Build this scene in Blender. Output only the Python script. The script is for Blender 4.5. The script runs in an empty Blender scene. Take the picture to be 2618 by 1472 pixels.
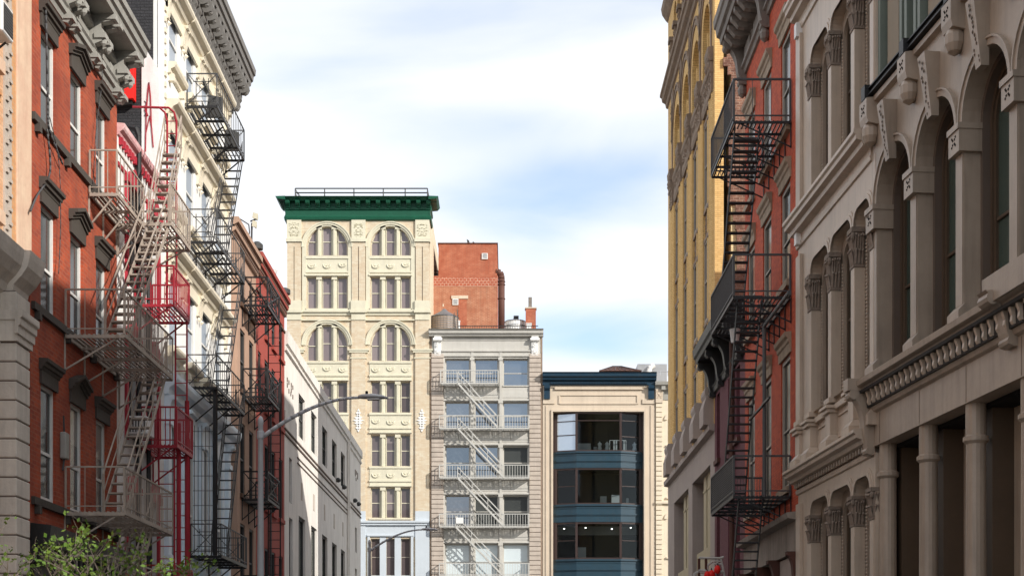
import bpy, bmesh, math, random
from mathutils import Vector, Matrix, noise as mnoise

# ------------------------------------------------------------------ camera, world, sun, exposure
sc = bpy.context.scene
COL = sc.collection
FPX, VX, VY, H = 3636.0, 1300.0, 1740.0, 1.6     # focal length and principal row in photo pixels, eye height
cam_d = bpy.data.cameras.new("camera"); cam = bpy.data.objects.new("camera", cam_d); COL.objects.link(cam)
cam_d.sensor_width = 36; cam_d.lens = 36 * FPX / 2618
cam_d.shift_x = (1309 - VX) / 2618; cam_d.shift_y = (VY - 736) / 2618
cam_d.clip_end = 6000
cam.location = (0, 0, H); cam.rotation_euler = (math.radians(90), 0, 0)
sc.camera = cam

SUN = Vector((17.75, -14.0, 11.6)).normalized()
w = bpy.data.worlds.new("World"); sc.world = w; w.use_nodes = True
nt = w.node_tree; nt.nodes.clear(); N = nt.nodes.new; L = nt.links.new
out = N("ShaderNodeOutputWorld"); sky = N("ShaderNodeTexSky"); sky.sky_type = 'NISHITA'; sky.sun_disc = False
sky.sun_elevation = math.asin(SUN.z); sky.sun_rotation = math.atan2(SUN.x, SUN.y)
sky.air_density = 1.0; sky.dust_density = 0.6; sky.ozone_density = 1.5
bg1 = N("ShaderNodeBackground"); bg1.inputs[1].default_value = 0.18; tm_ = N('ShaderNodeMix'); tm_.data_type = 'RGBA'; tm_.blend_type = 'MULTIPLY'; tm_.inputs[0].default_value = 1; tm_.inputs[7].default_value = (.88, 1.06, 1.12, 1); L(sky.outputs[0], tm_.inputs[6]); L(tm_.outputs[2], bg1.inputs[0])
bg2 = N("ShaderNodeBackground"); bg2.inputs[0].default_value = (0.965, 0.975, 1.0, 1); bg2.inputs[1].default_value = 1.0
tc = N("ShaderNodeTexCoord")
mp = N("ShaderNodeMapping"); mp.inputs['Scale'].default_value = (2.2, 1.0, 9.0); mp.inputs['Rotation'].default_value = (0, math.radians(-6), 0)
L(tc.outputs['Generated'], mp.inputs[0])
n1 = N("ShaderNodeTexNoise"); n1.inputs['Scale'].default_value = 1.6; n1.inputs['Detail'].default_value = 7; n1.inputs['Roughness'].default_value = 0.46
n1.inputs['Distortion'].default_value = 0.6
L(mp.outputs[0], n1.inputs['Vector'])
def blob(x, y, rx, ry, amp):
    # a clearing of blue in the cloud cover round one direction of the sky
    d = Vector(((x - VX) / FPX, 1.0, (VY - y) / FPX)).normalized()
    s = N("ShaderNodeVectorMath"); s.operation = 'SUBTRACT'; L(tc.outputs['Generated'], s.inputs[0]); s.inputs[1].default_value = d
    m = N("ShaderNodeVectorMath"); m.operation = 'MULTIPLY'; L(s.outputs[0], m.inputs[0]); m.inputs[1].default_value = (FPX / rx, 0.0, FPX / ry)
    l = N("ShaderNodeVectorMath"); l.operation = 'LENGTH'; L(m.outputs[0], l.inputs[0])
    r = N("ShaderNodeMapRange"); r.interpolation_type = 'SMOOTHSTEP'
    r.inputs['From Min'].default_value = 0; r.inputs['From Max'].default_value = 1.4; r.inputs['To Min'].default_value = amp; r.inputs['To Max'].default_value = 0
    L(l.outputs['Value'], r.inputs['Value']); return r.outputs[0]
acc = None
for b in [(1250, 390, 560, 120, .30), (1560, 475, 320, 80, .28), (1500, 870, 400, 90, .34), (1180, 310, 420, 60, .14), (900, 120, 380, 90, .0), (1100, 40, 700, 120, -.06), (700, 420, 260, 200, .06), (1300, 200, 600, 90, .04), (1250, 560, 420, 80, .14), (1330, 660, 300, 90, .12), (760, 480, 200, 160, .06)]:
    v = blob(*b)
    if acc is None: acc = v
    else:
        a = N("ShaderNodeMath"); a.operation = 'ADD'; L(acc, a.inputs[0]); L(v, a.inputs[1]); acc = a.outputs[0]
sb = N("ShaderNodeMath"); sb.operation = 'SUBTRACT'; L(n1.outputs[0], sb.inputs[0]); L(acc, sb.inputs[1])
cr = N("ShaderNodeMapRange"); cr.interpolation_type = 'SMOOTHSTEP'
cr.inputs['From Min'].default_value = 0.08; cr.inputs['From Max'].default_value = 0.64; cr.inputs['To Min'].default_value = 0.30; cr.inputs['To Max'].default_value = 1.0
L(sb.outputs[0], cr.inputs['Value'])
mx = N("ShaderNodeMixShader"); L(cr.outputs[0], mx.inputs[0]); L(bg1.outputs[0], mx.inputs[1]); L(bg2.outputs[0], mx.inputs[2])
L(mx.outputs[0], out.inputs[0])

sun_d = bpy.data.lights.new("sun", 'SUN'); sun_d.energy = 4.5; sun_d.angle = math.radians(0.5); sun_d.color = (1.0, 0.95, 0.87)
sun = bpy.data.objects.new("sun", sun_d); COL.objects.link(sun); sun.rotation_euler = SUN.to_track_quat('Z', 'Y').to_euler()
sun.location = (30, -25, 60)
sc.view_settings.view_transform = 'Standard'; sc.view_settings.look = 'None'; sc.view_settings.gamma = 1.0
sc.view_settings.exposure = 0.20
R = math.radians
rnd = random.Random(11)

# ------------------------------------------------------------------ materials
MATS = {}
def mat(name, col, rough=0.8, var=0.25, vscale=0.6, bump=0.15, bscale=14, brick=None, col2=None, streak=0.25, metal=0.0, spec=0.3, grime=None):
    """procedural surface: base tone, blotches, vertical streaks of grime, fine bump; brick = (width, height, mortar colour, mortar size)"""
    if name in MATS: return MATS[name]
    m = bpy.data.materials.new(name); m.use_nodes = True; t = m.node_tree; N = t.nodes.new; L = t.links.new
    bs = t.nodes["Principled BSDF"]; bs.inputs['Roughness'].default_value = rough; bs.inputs['Metallic'].default_value = metal
    bs.inputs['Specular IOR Level'].default_value = spec
    tc = N("ShaderNodeTexCoord"); sep = N("ShaderNodeSeparateXYZ"); L(tc.outputs['Object'], sep.inputs[0])
    ad = N("ShaderNodeMath"); ad.operation = 'ADD'; L(sep.outputs[0], ad.inputs[0]); L(sep.outputs[1], ad.inputs[1])
    cb = N("ShaderNodeCombineXYZ"); L(ad.outputs[0], cb.inputs[0]); L(sep.outputs[2], cb.inputs[1]); flat = cb.outputs[0]
    def mixc(fac, a, b, mode='MIX'):
        x = N("ShaderNodeMix"); x.data_type = 'RGBA'; x.blend_type = mode
        if isinstance(fac, float): x.inputs[0].default_value = fac
        else: L(fac, x.inputs[0])
        for k, v in ((6, a), (7, b)):
            if isinstance(v, tuple): x.inputs[k].default_value = (v[0], v[1], v[2], 1)
            else: L(v, x.inputs[k])
        return x.outputs[2]
    def nz(scale, detail, rough_, vec, dist=0.0):
        n = N("ShaderNodeTexNoise"); n.inputs['Scale'].default_value = scale; n.inputs['Detail'].default_value = detail
        n.inputs['Roughness'].default_value = rough_; n.inputs['Distortion'].default_value = dist; L(vec, n.inputs['Vector']); return n.outputs[0]
    def rng(v, a, b, c, d):
        r = N("ShaderNodeMapRange"); L(v, r.inputs['Value'])
        for k, x in (('From Min', a), ('From Max', b), ('To Min', c), ('To Max', d)): r.inputs[k].default_value = x
        return r.outputs[0]
    c2 = col2 or tuple(min(1, c * 0.62) for c in col)
    hgt = None
    if brick:
        bt = N("ShaderNodeTexBrick"); L(flat, bt.inputs['Vector'])
        bt.inputs['Color1'].default_value = (*col, 1); bt.inputs['Color2'].default_value = (*c2, 1); bt.inputs['Mortar'].default_value = (*brick[2], 1)
        bt.inputs['Scale'].default_value = 1.0; bt.inputs['Brick Width'].default_value = brick[0]; bt.inputs['Row Height'].default_value = brick[1]
        bt.inputs['Mortar Size'].default_value = brick[3]; bt.inputs['Mortar Smooth'].default_value = 0.2; bt.inputs['Bias'].default_value = -0.25
        c = bt.outputs['Color']; hgt = bt.outputs['Fac']
        big = rng(nz(vscale, 5, .6, tc.outputs['Object']), .35, .7, 0, var)
        c = mixc(big, c, c2)
    else:
        big = rng(nz(vscale, 6, .62, tc.outputs['Object']), .35, .72, 0, var * 1.6)
        c = mixc(big, col, c2)
    if streak:
        mp = N("ShaderNodeMapping"); mp.inputs['Scale'].default_value = (3.0, 3.0, 0.22); L(tc.outputs['Object'], mp.inputs[0])
        st = rng(nz(1.3, 6, .65, mp.outputs[0]), .48, .78, 0, streak)
        g = grime or (0.09, 0.075, 0.06)
        c = mixc(st, c, g)
    fine = nz(bscale, 4, .6, tc.outputs['Object'])
    c = mixc(rng(fine, .3, .7, 0, .22), c, tuple(x * .75 for x in col))
    L(c, bs.inputs['Base Color'])
    bp = N("ShaderNodeBump"); bp.inputs['Strength'].default_value = bump; bp.inputs['Distance'].default_value = 0.03
    if hgt is not None:
        s2 = N("ShaderNodeMath"); s2.operation = 'SUBTRACT'; L(fine, s2.inputs[0]); L(hgt, s2.inputs[1]); L(s2.outputs[0], bp.inputs['Height'])
    else: L(fine, bp.inputs['Height'])
    L(bp.outputs[0], bs.inputs['Normal'])
    MATS[name] = m; return m

def glass(name, a, b, rough=0.04, blind=None, blind_p=0.0, spec=0.5, metal=0.0):
    """window pane seen from outside: dark room or drawn blind behind a reflecting, slightly wavy sheet"""
    m = bpy.data.materials.new(name); m.use_nodes = True; t = m.node_tree; N = t.nodes.new; L = t.links.new
    bs = t.nodes["Principled BSDF"]; bs.inputs['Roughness'].default_value = rough; bs.inputs['IOR'].default_value = 1.52
    bs.inputs['Specular IOR Level'].default_value = spec
    bs.inputs['Metallic'].default_value = metal; bs.inputs['Coat Weight'].default_value = 0.6 if spec > .2 else 0.05; bs.inputs['Coat Roughness'].default_value = 0.02
    oi = N("ShaderNodeObjectInfo"); tc = N("ShaderNodeTexCoord")
    n = N("ShaderNodeTexNoise"); n.inputs['Scale'].default_value = 0.9; n.inputs['Detail'].default_value = 3; L(tc.outputs['Object'], n.inputs['Vector'])
    va = N("ShaderNodeMath"); va.operation = 'MULTIPLY_ADD'; va.inputs[1].default_value = 0.7; L(oi.outputs['Random'], va.inputs[0])
    vb = N("ShaderNodeMath"); vb.operation = 'MULTIPLY'; vb.inputs[1].default_value = 0.5; L(n.outputs[0], vb.inputs[0]); L(vb.outputs[0], va.inputs[2])
    x = N("ShaderNodeMix"); x.data_type = 'RGBA'; L(va.outputs[0], x.inputs[0]); x.inputs[6].default_value = (*a, 1); x.inputs[7].default_value = (*b, 1)
    c = x.outputs[2]
    if blind:
        sep = N("ShaderNodeSeparateXYZ"); L(tc.outputs['Generated'], sep.inputs[0])
        r2 = N("ShaderNodeMath"); r2.operation = 'MULTIPLY'; r2.inputs[1].default_value = 7.31; L(oi.outputs['Random'], r2.inputs[0])
        fr = N("ShaderNodeMath"); fr.operation = 'FRACT'; L(r2.outputs[0], fr.inputs[0])
        mr = N("ShaderNodeMapRange"); L(fr.outputs[0], mr.inputs['Value']); mr.inputs['From Min'].default_value = 1 - blind_p; mr.inputs['From Max'].default_value = 1
        mr.inputs['To Min'].default_value = 1.01; mr.inputs['To Max'].default_value = 0.25
        gt = N("ShaderNodeMath"); gt.operation = 'GREATER_THAN'; L(sep.outputs[2], gt.inputs[0]); L(mr.outputs[0], gt.inputs[1])
        x2 = N("ShaderNodeMix"); x2.data_type = 'RGBA'; L(gt.outputs[0], x2.inputs[0]); L(c, x2.inputs[6]); x2.inputs[7].default_value = (*blind, 1); c = x2.outputs[2]
    L(c, bs.inputs['Base Color'])
    n2 = N("ShaderNodeTexNoise"); n2.inputs['Scale'].default_value = 1.7; L(tc.outputs['Object'], n2.inputs['Vector'])
    bp = N("ShaderNodeBump"); bp.inputs['Strength'].default_value = 0.06; bp.inputs['Distance'].default_value = 0.05; L(n2.outputs[0], bp.inputs['Height'])
    L(bp.outputs[0], bs.inputs['Normal']); L(bp.outputs[0], bs.inputs['Coat Normal'])
    return m

M = dict(
 brick_red=mat('orange_red_brick', (.48, .088, .034), .85, .85, .9, .5, 30, (.24, .09, (.40, .14, .085), .011), (.22, .045, .028), .45),
 hood_dark=mat('dark_brown_painted_stone', (.075, .064, .055), .7, .3, 1.5, .3, 20, streak=.2),
 grey_cornice=mat('grey_painted_metal_cornice', (.36, .35, .32), .55, .3, 2.0, .25, 22, streak=.35),
 peach_brick=mat('peach_brick', (.70, .44, .27), .85, .45, .7, .35, 22, (.24, .08, (.5, .33, .2), .008), (.56, .26, .12), .2),
 peach_stone=mat('pinkish_sandstone', (.68, .50, .36), .85, .5, 1.6, .4, 9, streak=.25, col2=(.55, .33, .24)),
 orange_brick=mat('pale_orange_brick', (.62, .33, .15), .85, .4, .8, .3, 22, (.24, .09, (.5, .33, .2), .01), (.5, .23, .1), .1),
 grey_stone=mat('weathered_grey_beige_limestone', (.70, .62, .54), .85, .45, 1.1, .35, 12, streak=.32),
 white_stucco=mat('white_painted_masonry', (.80, .79, .77), .8, .3, 1.2, .3, 10, streak=.3, grime=(.3, .2, .18)),
 pink_paint=mat('peeling_pink_paint', (.62, .25, .27), .8, .6, 3, .5, 14, col2=(.75, .6, .58), streak=.5, grime=(.7, .6, .6)),
 red_paint=mat('deep_red_paint', (.45, .03, .05), .6, .4, 2, .25, 20, streak=.2),
 cream=mat('cream_painted_cast_iron', (.82, .82, .80), .55, .12, 1.2, .12, 12, streak=.12, grime=(.5, .4, .28)),
 cream_dark=mat('ochre_cream_trim', (.78, .71, .57), .55, .15, 1.5, .12, 12, streak=.16, grime=(.4, .3, .18)),
 bluewhite=mat('bluish_shaded_white', (.78, .88, .96), .55, .15, 1.2, .12, 12, streak=.2, grime=(.4, .42, .44)),  # white paint with the blue of the lower front's shade mixed in
 cornice_grey=mat('warm_grey_zinc_cornice', (.20, .19, .18), .55, .3, 2, .25, 18, streak=.3),
 black_wall=mat('black_painted_brick', (.030, .030, .034), .65, .3, 1, .9, 30, (.24, .085, (.016, .016, .018), .012), (.045, .045, .05), 0),
 tan_pink=mat('tan_pink_stucco', (.46, .30, .22), .85, .3, .9, .25, 14, streak=.3),
 brown_trim=mat('dark_brown_cornice_paint', (.13, .075, .05), .7, .4, 1.5, .25, 16, streak=.3),
 rose_red=mat('rose_red_painted_brick', (.34, .075, .056), .8, .3, .7, .35, 26, (.21, .075, (.38, .07, .05), .008), (.38, .07, .055), .2),
 white_stone=mat('off_white_render', (.80, .76, .71), .85, .25, .6, .2, 10, streak=.55, grime=(.35, .32, .28)),
 mottled=mat('mottled_cream_brick', (.67, .60, .47), .85, .75, 2.2, .35, 18, (.32, .10, (.62, .52, .38), .008), (.56, .43, .29), .12),
 cream_trim=mat('pale_yellow_terracotta', (.68, .64, .50), .75, .22, 1.5, .25, 12, streak=.2, grime=(.35, .3, .2)),
 pale_blue=mat('pale_blue_painted_base', (.55, .60, .65), .7, .15, 1, .12, 12, streak=.15, grime=(.35, .38, .4)),
 green=mat('bottle_green_paint', (.008, .088, .048), .45, .35, 2.5, .15, 14, streak=.25, grime=(.01, .06, .04)),
 white_relief=mat('white_plaster_relief', (.85, .84, .82), .7, .1, 2, .1, 20, streak=0),
 greige=mat('grey_beige_painted_iron', (.54, .52, .48), .6, .25, 1, .15, 12, streak=.25, grime=(.28, .25, .2)),
 pink_ashlar=mat('pinkish_tan_ashlar', (.53, .455, .39), .85, .4, 1.4, .3, 12, streak=.25),
 groove=mat('dark_joint_mortar', (.16, .12, .10), .9, .2, 2, .1, 10, streak=0),  # dark brown-grey for joints, grooves and thin lines
 rooftop_brick=mat('orange_rooftop_brick', (.48, .150, .080), .85, .95, 1.6, .5, 26, (.3, .1, (.46, .24, .16), .014), (.34, .085, .045), .3),
 rooftop_brick2=mat('speckled_brick', (.42, .10, .05), .85, .8, 3.5, .6, 12, (.3, .2, (.6, .4, .3), .03), (.34, .09, .05), .0),
 rooftop_brick3=mat('orange_brown_old_brick', (.50, .21, .115), .85, .95, 1.3, .7, 20, (.3, .1, (.58, .36, .25), .016), (.36, .12, .065), .35),
 rust=mat('rusty_brown_metal', (.11, .045, .033), .7, .4, 2, .2, 12, streak=.3),
 wood=mat('weathered_tank_wood', (.36, .28, .22), .85, .5, 1.2, .5, 8, streak=.5, grime=(.1, .07, .05)),
 roof_metal=mat('dull_grey_roof_metal', (.20, .21, .23), .5, .4, 1.5, .2, 12, streak=.3, metal=.3),
 galv=mat('galvanised_steel', (.42, .43, .45), .4, .25, 2, .1, 20, streak=.1, metal=.5),
 navy=mat('navy_blue_painted_metal', (.012, .042, .075), .4, .35, 2, .12, 14, streak=.2),
 teal=mat('teal_blue_spandrel_paint', (.022, .055, .082), .35, .35, 2, .12, 14, streak=.2),
 sand=mat('sand_coloured_stone', (.62, .52, .41), .8, .22, .9, .2, 12, streak=.38, grime=(.35, .27, .2)),
 frame_brown=mat('dark_brown_window_frame', (.045, .028, .026), .45, .2, 2, .1, 20, streak=0),
 quoin=mat('ivory_quoined_stone', (.74, .64, .50), .8, .2, 1, .2, 12, streak=.15),
 gold_brick=mat('golden_buff_brick', (.80, .54, .23), .85, .5, .8, .35, 20, (.25, .085, (.42, .26, .1), .009), (.64, .39, .14), .25, grime=(.2, .12, .06)),
 yellow_wall=mat('yellow_painted_brick_wall', (.84, .70, .42), .8, .3, .8, .5, 22, (.28, .095, (.6, .45, .2), .012), (.78, .62, .34), .15, grime=(.4, .3, .12)),
 raw_brick=mat('rough_exposed_old_brick', (.34, .17, .11), .95, .9, 3.0, 1.0, 9, (.24, .1, (.40, .27, .2), .018), (.10, .045, .035), .5),
 brown_stone=mat('brown_terracotta_ornament', (.31, .23, .17), .85, .5, 3, .9, 16, streak=.4),
 base_stone=mat('greyish_pink_base_stone', (.43, .36, .32), .8, .2, .7, .15, 12, streak=.2),
 beige_panel=mat('beige_roller_panel', (.52, .44, .29), .7, .15, 1, .1, 8, streak=.15),
 red_paint_wall=mat('brick_red_painted_brick', (.58, .105, .040), .8, .35, .7, .35, 26, (.21, .075, (.30, .045, .022), .008), (.31, .045, .024), .3, grime=(.12, .03, .02)),
 stone_hood=mat('tan_stone_lintel', (.38, .29, .21), .8, .4, 2, .3, 14, streak=.45, grime=(.07, .05, .04)),
 ornate_grey=mat('weathered_grey_brown_cornice', (.23, .20, .175), .65, .5, 2.5, .4, 14, streak=.5),
 purple=mat('dark_plum_painted_brick', (.155, .050, .062), .8, .35, 1, .3, 22, (.21, .075, (.12, .038, .05), .006), (.12, .04, .05), .2),
 black_cornice=mat('black_painted_cornice', (.028, .027, .027), .45, .4, 2, .25, 14, streak=.3, grime=(.08, .08, .08)),
 taupe=mat('taupe_painted_cast_iron', (.53, .43, .34), .40, .36, .8, .10, 12, streak=.42, spec=.5, grime=(.16, .125, .10)),
 taupe2=mat('darker_taupe_cast_iron', (.38, .305, .24), .42, .42, .9, .12, 12, streak=.48, spec=.5, grime=(.09, .068, .052)),
 taupe_orn=mat('dusty_taupe_ornament', (.26, .205, .165), .75, .5, 6, .6, 24, streak=.3),
 inner_brown=mat('brown_casing', (.13, .098, .078), .55, .25, .9, .1, 12, streak=.2),  # even brown of the inner arch faces
 umber=mat('umber_window_joinery', (.095, .065, .043), .5, .3, 1.2, .1, 14, streak=.2),
 black_iron=mat('black_painted_iron', (.022, .022, .024), .45, .4, 4, .1, 20, streak=.1, grime=(.06, .04, .03)),
 grey_iron=mat('dark_grey_painted_iron', (.075, .075, .078), .5, .3, 4, .1, 20, streak=.1),
 beige_iron=mat('chalky_beige_painted_iron', (.44, .37, .31), .7, .5, 4, .2, 20, streak=.5, grime=(.14, .09, .06)),
 red_iron=mat('red_painted_iron', (.37, .025, .04), .5, .3, 4, .1, 20, streak=.1),
 white_iron=mat('off_white_painted_iron', (.55, .54, .51), .55, .25, 3, .1, 20, streak=.2),
 lamp_metal=mat('grey_lamp_metal', (.48, .49, .51), .45, .2, 2, .06, 20, streak=.08, metal=0),
 white_frame=mat('white_painted_sash', (.74, .73, .70), .5, .15, 2, .08, 20, streak=.12),
 dark_frame=mat('charcoal_sash', (.055, .055, .055), .5, .2, 2, .08, 20, streak=.1),
 beige_frame=mat('beige_grey_sash', (.36, .32, .27), .55, .2, 2, .08, 20, streak=.15),
 green_frame=mat('grey_green_mullion', (.17, .20, .17), .5, .2, 2, .08, 20, streak=.15),
 tan_panel=mat('tan_shop_panel', (.27, .22, .16), .7, .15, .6, .08, 8, streak=.15),
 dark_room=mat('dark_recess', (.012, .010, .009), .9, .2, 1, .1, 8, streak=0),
 white_box=mat('white_enamel', (.78, .78, .77), .45, .1, 2, .04, 20, streak=.12),
 bright_red=mat('bright_red_paint', (.85, .02, .015), .55, .1, 1, .1, 20, streak=0),
 asphalt=mat('asphalt', (.05, .05, .052), .9, .3, .3, .3, 40, streak=0),
 paving=mat('concrete_pavement', (.30, .29, .27), .9, .3, .5, .2, 20, streak=0),
 kerb=mat('granite_kerb', (.33, .33, .33), .85, .3, 2, .2, 30, streak=0),
 line=mat('white_road_paint', (.75, .75, .72), .7, .3, 4, .1, 30, streak=0),
 bark=mat('grey_brown_bark', (.17, .14, .11), .9, .4, 6, .6, 30, streak=.2),
 leaf=mat('young_yellow_green_leaf', (.11, .165, .02), .6, .8, 5, .05, 20, col2=(.07, .14, .02), streak=0),
 grimy=mat('grimy_beige_fascia', (.33, .28, .24), .8, .5, 1.5, .3, 12, streak=.6),
)
G = dict(
 dark=glass('dark_window_glass', (.012, .014, .016), (.05, .055, .06), blind=(.22, .21, .19), blind_p=.35),
 mauve=glass('mauve_tinted_glass', (.16, .125, .13), (.24, .20, .205), rough=.12, spec=.3),
 lowmauve=glass('dim_brown_glass', (.045, .030, .030), (.13, .105, .11), rough=.10, spec=.3, blind=(.20, .165, .165), blind_p=.25),
 bluegrey=glass('blue_grey_reflecting_glass', (.15, .17, .20), (.25, .27, .30), rough=.05, metal=.85),
 green_dim=glass('dull_green_glass', (.035, .055, .045), (.06, .085, .07), rough=.12, spec=.25),
 plain=glass('old_dark_sash_glass', (.020, .022, .022), (.07, .075, .072), rough=.14, spec=.18, blind=(.20, .19, .17), blind_p=.4),
 shade=glass('grey_blue_sky_tinted_pane', (.22, .27, .34), (.32, .37, .44), rough=.3, spec=.15),  # dull panes, the sky's reflection put in as blue-grey base colour
 blind=glass('pane_with_white_blind', (.50, .58, .62), (.62, .68, .70), rough=.15),
 skyglass=glass('pale_sky_reflecting_glass', (.34, .42, .52), (.46, .53, .62), rough=.06, metal=.6),
 shop=glass('dark_shop_glass', (.012, .013, .013), (.035, .037, .036), rough=.04),
 greenish=glass('dark_green_glass', (.018, .030, .024), (.035, .05, .04), rough=.08, spec=.3),
 black=glass('black_window_glass', (.008, .008, .009), (.02, .02, .022), rough=.08, spec=.3),
)

def clear_glass():
    m = bpy.data.materials.new('clear_display_glass'); m.use_nodes = True; t = m.node_tree; t.nodes.clear(); N = t.nodes.new
    o = N("ShaderNodeOutputMaterial"); a = N("ShaderNodeBsdfTransparent"); a.inputs[0].default_value = (.62, .68, .70, 1); g = N("ShaderNodeBsdfGlossy"); g.inputs['Roughness'].default_value = .03; g.inputs[0].default_value = (.8, .85, .9, 1)
    f = N("ShaderNodeFresnel"); f.inputs[0].default_value = 1.4; x = N("ShaderNodeMixShader")
    t.links.new(f.outputs[0], x.inputs[0]); t.links.new(a.outputs[0], x.inputs[1]); t.links.new(g.outputs[0], x.inputs[2]); t.links.new(x.outputs[0], o.inputs[0]); return m
G['clear'] = clear_glass()
def lamp_mat():
    m = bpy.data.materials.new('lit_ceiling_lamp'); m.use_nodes = True; b = m.node_tree.nodes["Principled BSDF"]; b.inputs['Emission Color'].default_value = (1, .95, .85, 1); b.inputs['Emission Strength'].default_value = 6; return m
M['lit'] = lamp_mat(); M['room'] = mat('dim_room_wall', (.045, .050, .055), .9, .3, .5, .1, 8, streak=0); M['room_pale'] = mat('pale_display_fitting', (.45, .46, .46), .8, .2, 1, .1, 8, streak=0)
# ------------------------------------------------------------------ frames, builders
class Frame:
    """a vertical plane: o = origin on the ground, u = direction along it (to the right as seen), d = metres out of it"""
    def __init__(s, o, u):
        n = math.hypot(*u); s.o = o; s.u = (u[0] / n, u[1] / n); s.v = (-s.u[1], s.u[0])
    def _t(s, x, d):
        r = (x - VX) / FPX
        return (s.o[0] * s.v[0] + s.o[1] * s.v[1] - d) / (r * s.v[0] + s.v[1])
    def s(s, x, d=0.0):
        t = s._t(x, d); r = (x - VX) / FPX
        return (t * r - s.o[0]) * s.u[0] + (t - s.o[1]) * s.u[1]
    def z(s, x, y, d=0.0): return H + (VY - y) * s._t(x, d) / FPX
FL = Frame((-9.5, 0), (0, 1))            # left side of the street, s = distance from the camera
FR = Frame((8.25, 0), (0, -1))           # right side, s = minus the distance
FT1 = Frame((8.25, 40.5), (.047, -1))
FT2 = Frame((8.58, 33.5), (.094, -1))
FF = Frame((0, 110), (1, 0))             # the row that closes the view
OFF = {}

def thing(name, label, cat, fr, s0=0.0, d=0.0, z=0.0, group=None):
    o = bpy.data.objects.new(name, None); COL.objects.link(o); o.empty_display_size = .3
    o.location = (fr.o[0] + fr.u[0] * s0 - fr.v[0] * d, fr.o[1] + fr.u[1] * s0 - fr.v[1] * d, z)
    o.rotation_euler = (0, 0, math.atan2(fr.u[1], fr.u[0]))
    o['label'] = label; o['category'] = cat
    if group: o['group'] = group
    OFF[o.name] = (s0, d, z); return o

class MB:
    def __init__(s): s.v = []; s.f = []
    def add(s, vs, fs):
        n = len(s.v); s.v += [tuple(p) for p in vs]; s.f += [tuple(i + n for i in f) for f in fs]; return s
    def quad(s, *p): return s.add(p, [tuple(range(len(p)))])
    def box(s, s0, s1, d0, d1, z0, z1):
        return s.add([(a, b, c) for a in (s0, s1) for b in (d0, d1) for c in (z0, z1)],
                     [(0, 1, 3, 2), (4, 6, 7, 5), (0, 4, 5, 1), (2, 3, 7, 6), (0, 2, 6, 4), (1, 5, 7, 3)])
    def _ext(s, a, b):
        n = len(a); return s.add(a + b, [tuple(range(n)), tuple(range(2 * n - 1, n - 1, -1))] + [(i, (i + 1) % n, n + (i + 1) % n, n + i) for i in range(n)])
    def prism(s, poly, s0, s1): return s._ext([(s0, d, z) for d, z in poly], [(s1, d, z) for d, z in poly])       # poly in (d, z)
    def prism_d(s, poly, d0, d1): return s._ext([(a, d0, z) for a, z in poly], [(a, d1, z) for a, z in poly])     # poly in (s, z)
    def prism_z(s, poly, z0, z1): return s._ext([(a, d, z0) for a, d in poly], [(a, d, z1) for a, d in poly])     # poly in (s, d)
    def tube(s, p, q, r, n=6, r2=None):
        p = Vector(p); q = Vector(q); a = (q - p)
        if a.length < 1e-6: return s
        a.normalize(); b = a.cross(Vector((0, 0, 1)) if abs(a.z) < .9 else Vector((1, 0, 0))).normalized(); c = a.cross(b)
        r2 = r if r2 is None else r2
        off = math.pi / 4 if n == 4 else 0
        A = [p + (b * math.cos(2 * math.pi * i / n + off) + c * math.sin(2 * math.pi * i / n + off)) * r for i in range(n)]
        B = [q + (b * math.cos(2 * math.pi * i / n + off) + c * math.sin(2 * math.pi * i / n + off)) * r2 for i in range(n)]
        return s._ext(A, B)
    def bar(s, p, q, t): return s.tube(p, q, t * .7071, 4)
    def path(s, pts, r, n=6):
        for a, b in zip(pts, pts[1:]): s.tube(a, b, r, n)
        return s
    def lathe(s, prof, cs, cd, n=16):
        vs = [(cs + r * math.cos(2 * math.pi * i / n), cd + r * math.sin(2 * math.pi * i / n), z) for r, z in prof for i in range(n)]
        fs = [(k * n + i, k * n + (i + 1) % n, (k + 1) * n + (i + 1) % n, (k + 1) * n + i) for k in range(len(prof) - 1) for i in range(n)]
        fs += [tuple(range(n)), tuple(range((len(prof) - 1) * n, len(prof) * n))]
        return s.add(vs, fs)
    def lump(s, cs, cd, cz, a, b, c):   # flattened faceted knob
        return s.add([(cs - a, cd, cz), (cs + a, cd, cz), (cs, cd, cz - c), (cs, cd, cz + c), (cs, cd + b, cz)], [(0, 2, 4), (2, 1, 4), (1, 3, 4), (3, 0, 4), (0, 3, 1, 2)])
    def build(s, name, m, parent=None, smooth=False, bevel=0, at=None, mesh_only=False):
        os_, od, oz = OFF[parent.name] if parent and parent.name in OFF else ((0, 0, 0) if not parent else (0, 0, 0))
        if at is not None: os_, od, oz = at
        me = bpy.data.meshes.new(name); me.from_pydata([(a - os_, -(b - od), c - oz) for a, b, c in s.v], [], s.f)
        bm = bmesh.new(); bm.from_mesh(me); bmesh.ops.recalc_face_normals(bm, faces=bm.faces); bm.to_mesh(me); bm.free()
        me.materials.append(m)
        if smooth: me.polygons.foreach_set('use_smooth', [True] * len(me.polygons))
        if mesh_only: return me
        o = bpy.data.objects.new(name, me); COL.objects.link(o)
        if parent: o.parent = parent; OFF[o.name] = (os_, od, oz)
        if bevel:
            b = o.modifiers.new('bevel', 'BEVEL'); b.width = bevel; b.segments = 1; b.limit_method = 'ANGLE'
        return o

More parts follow.
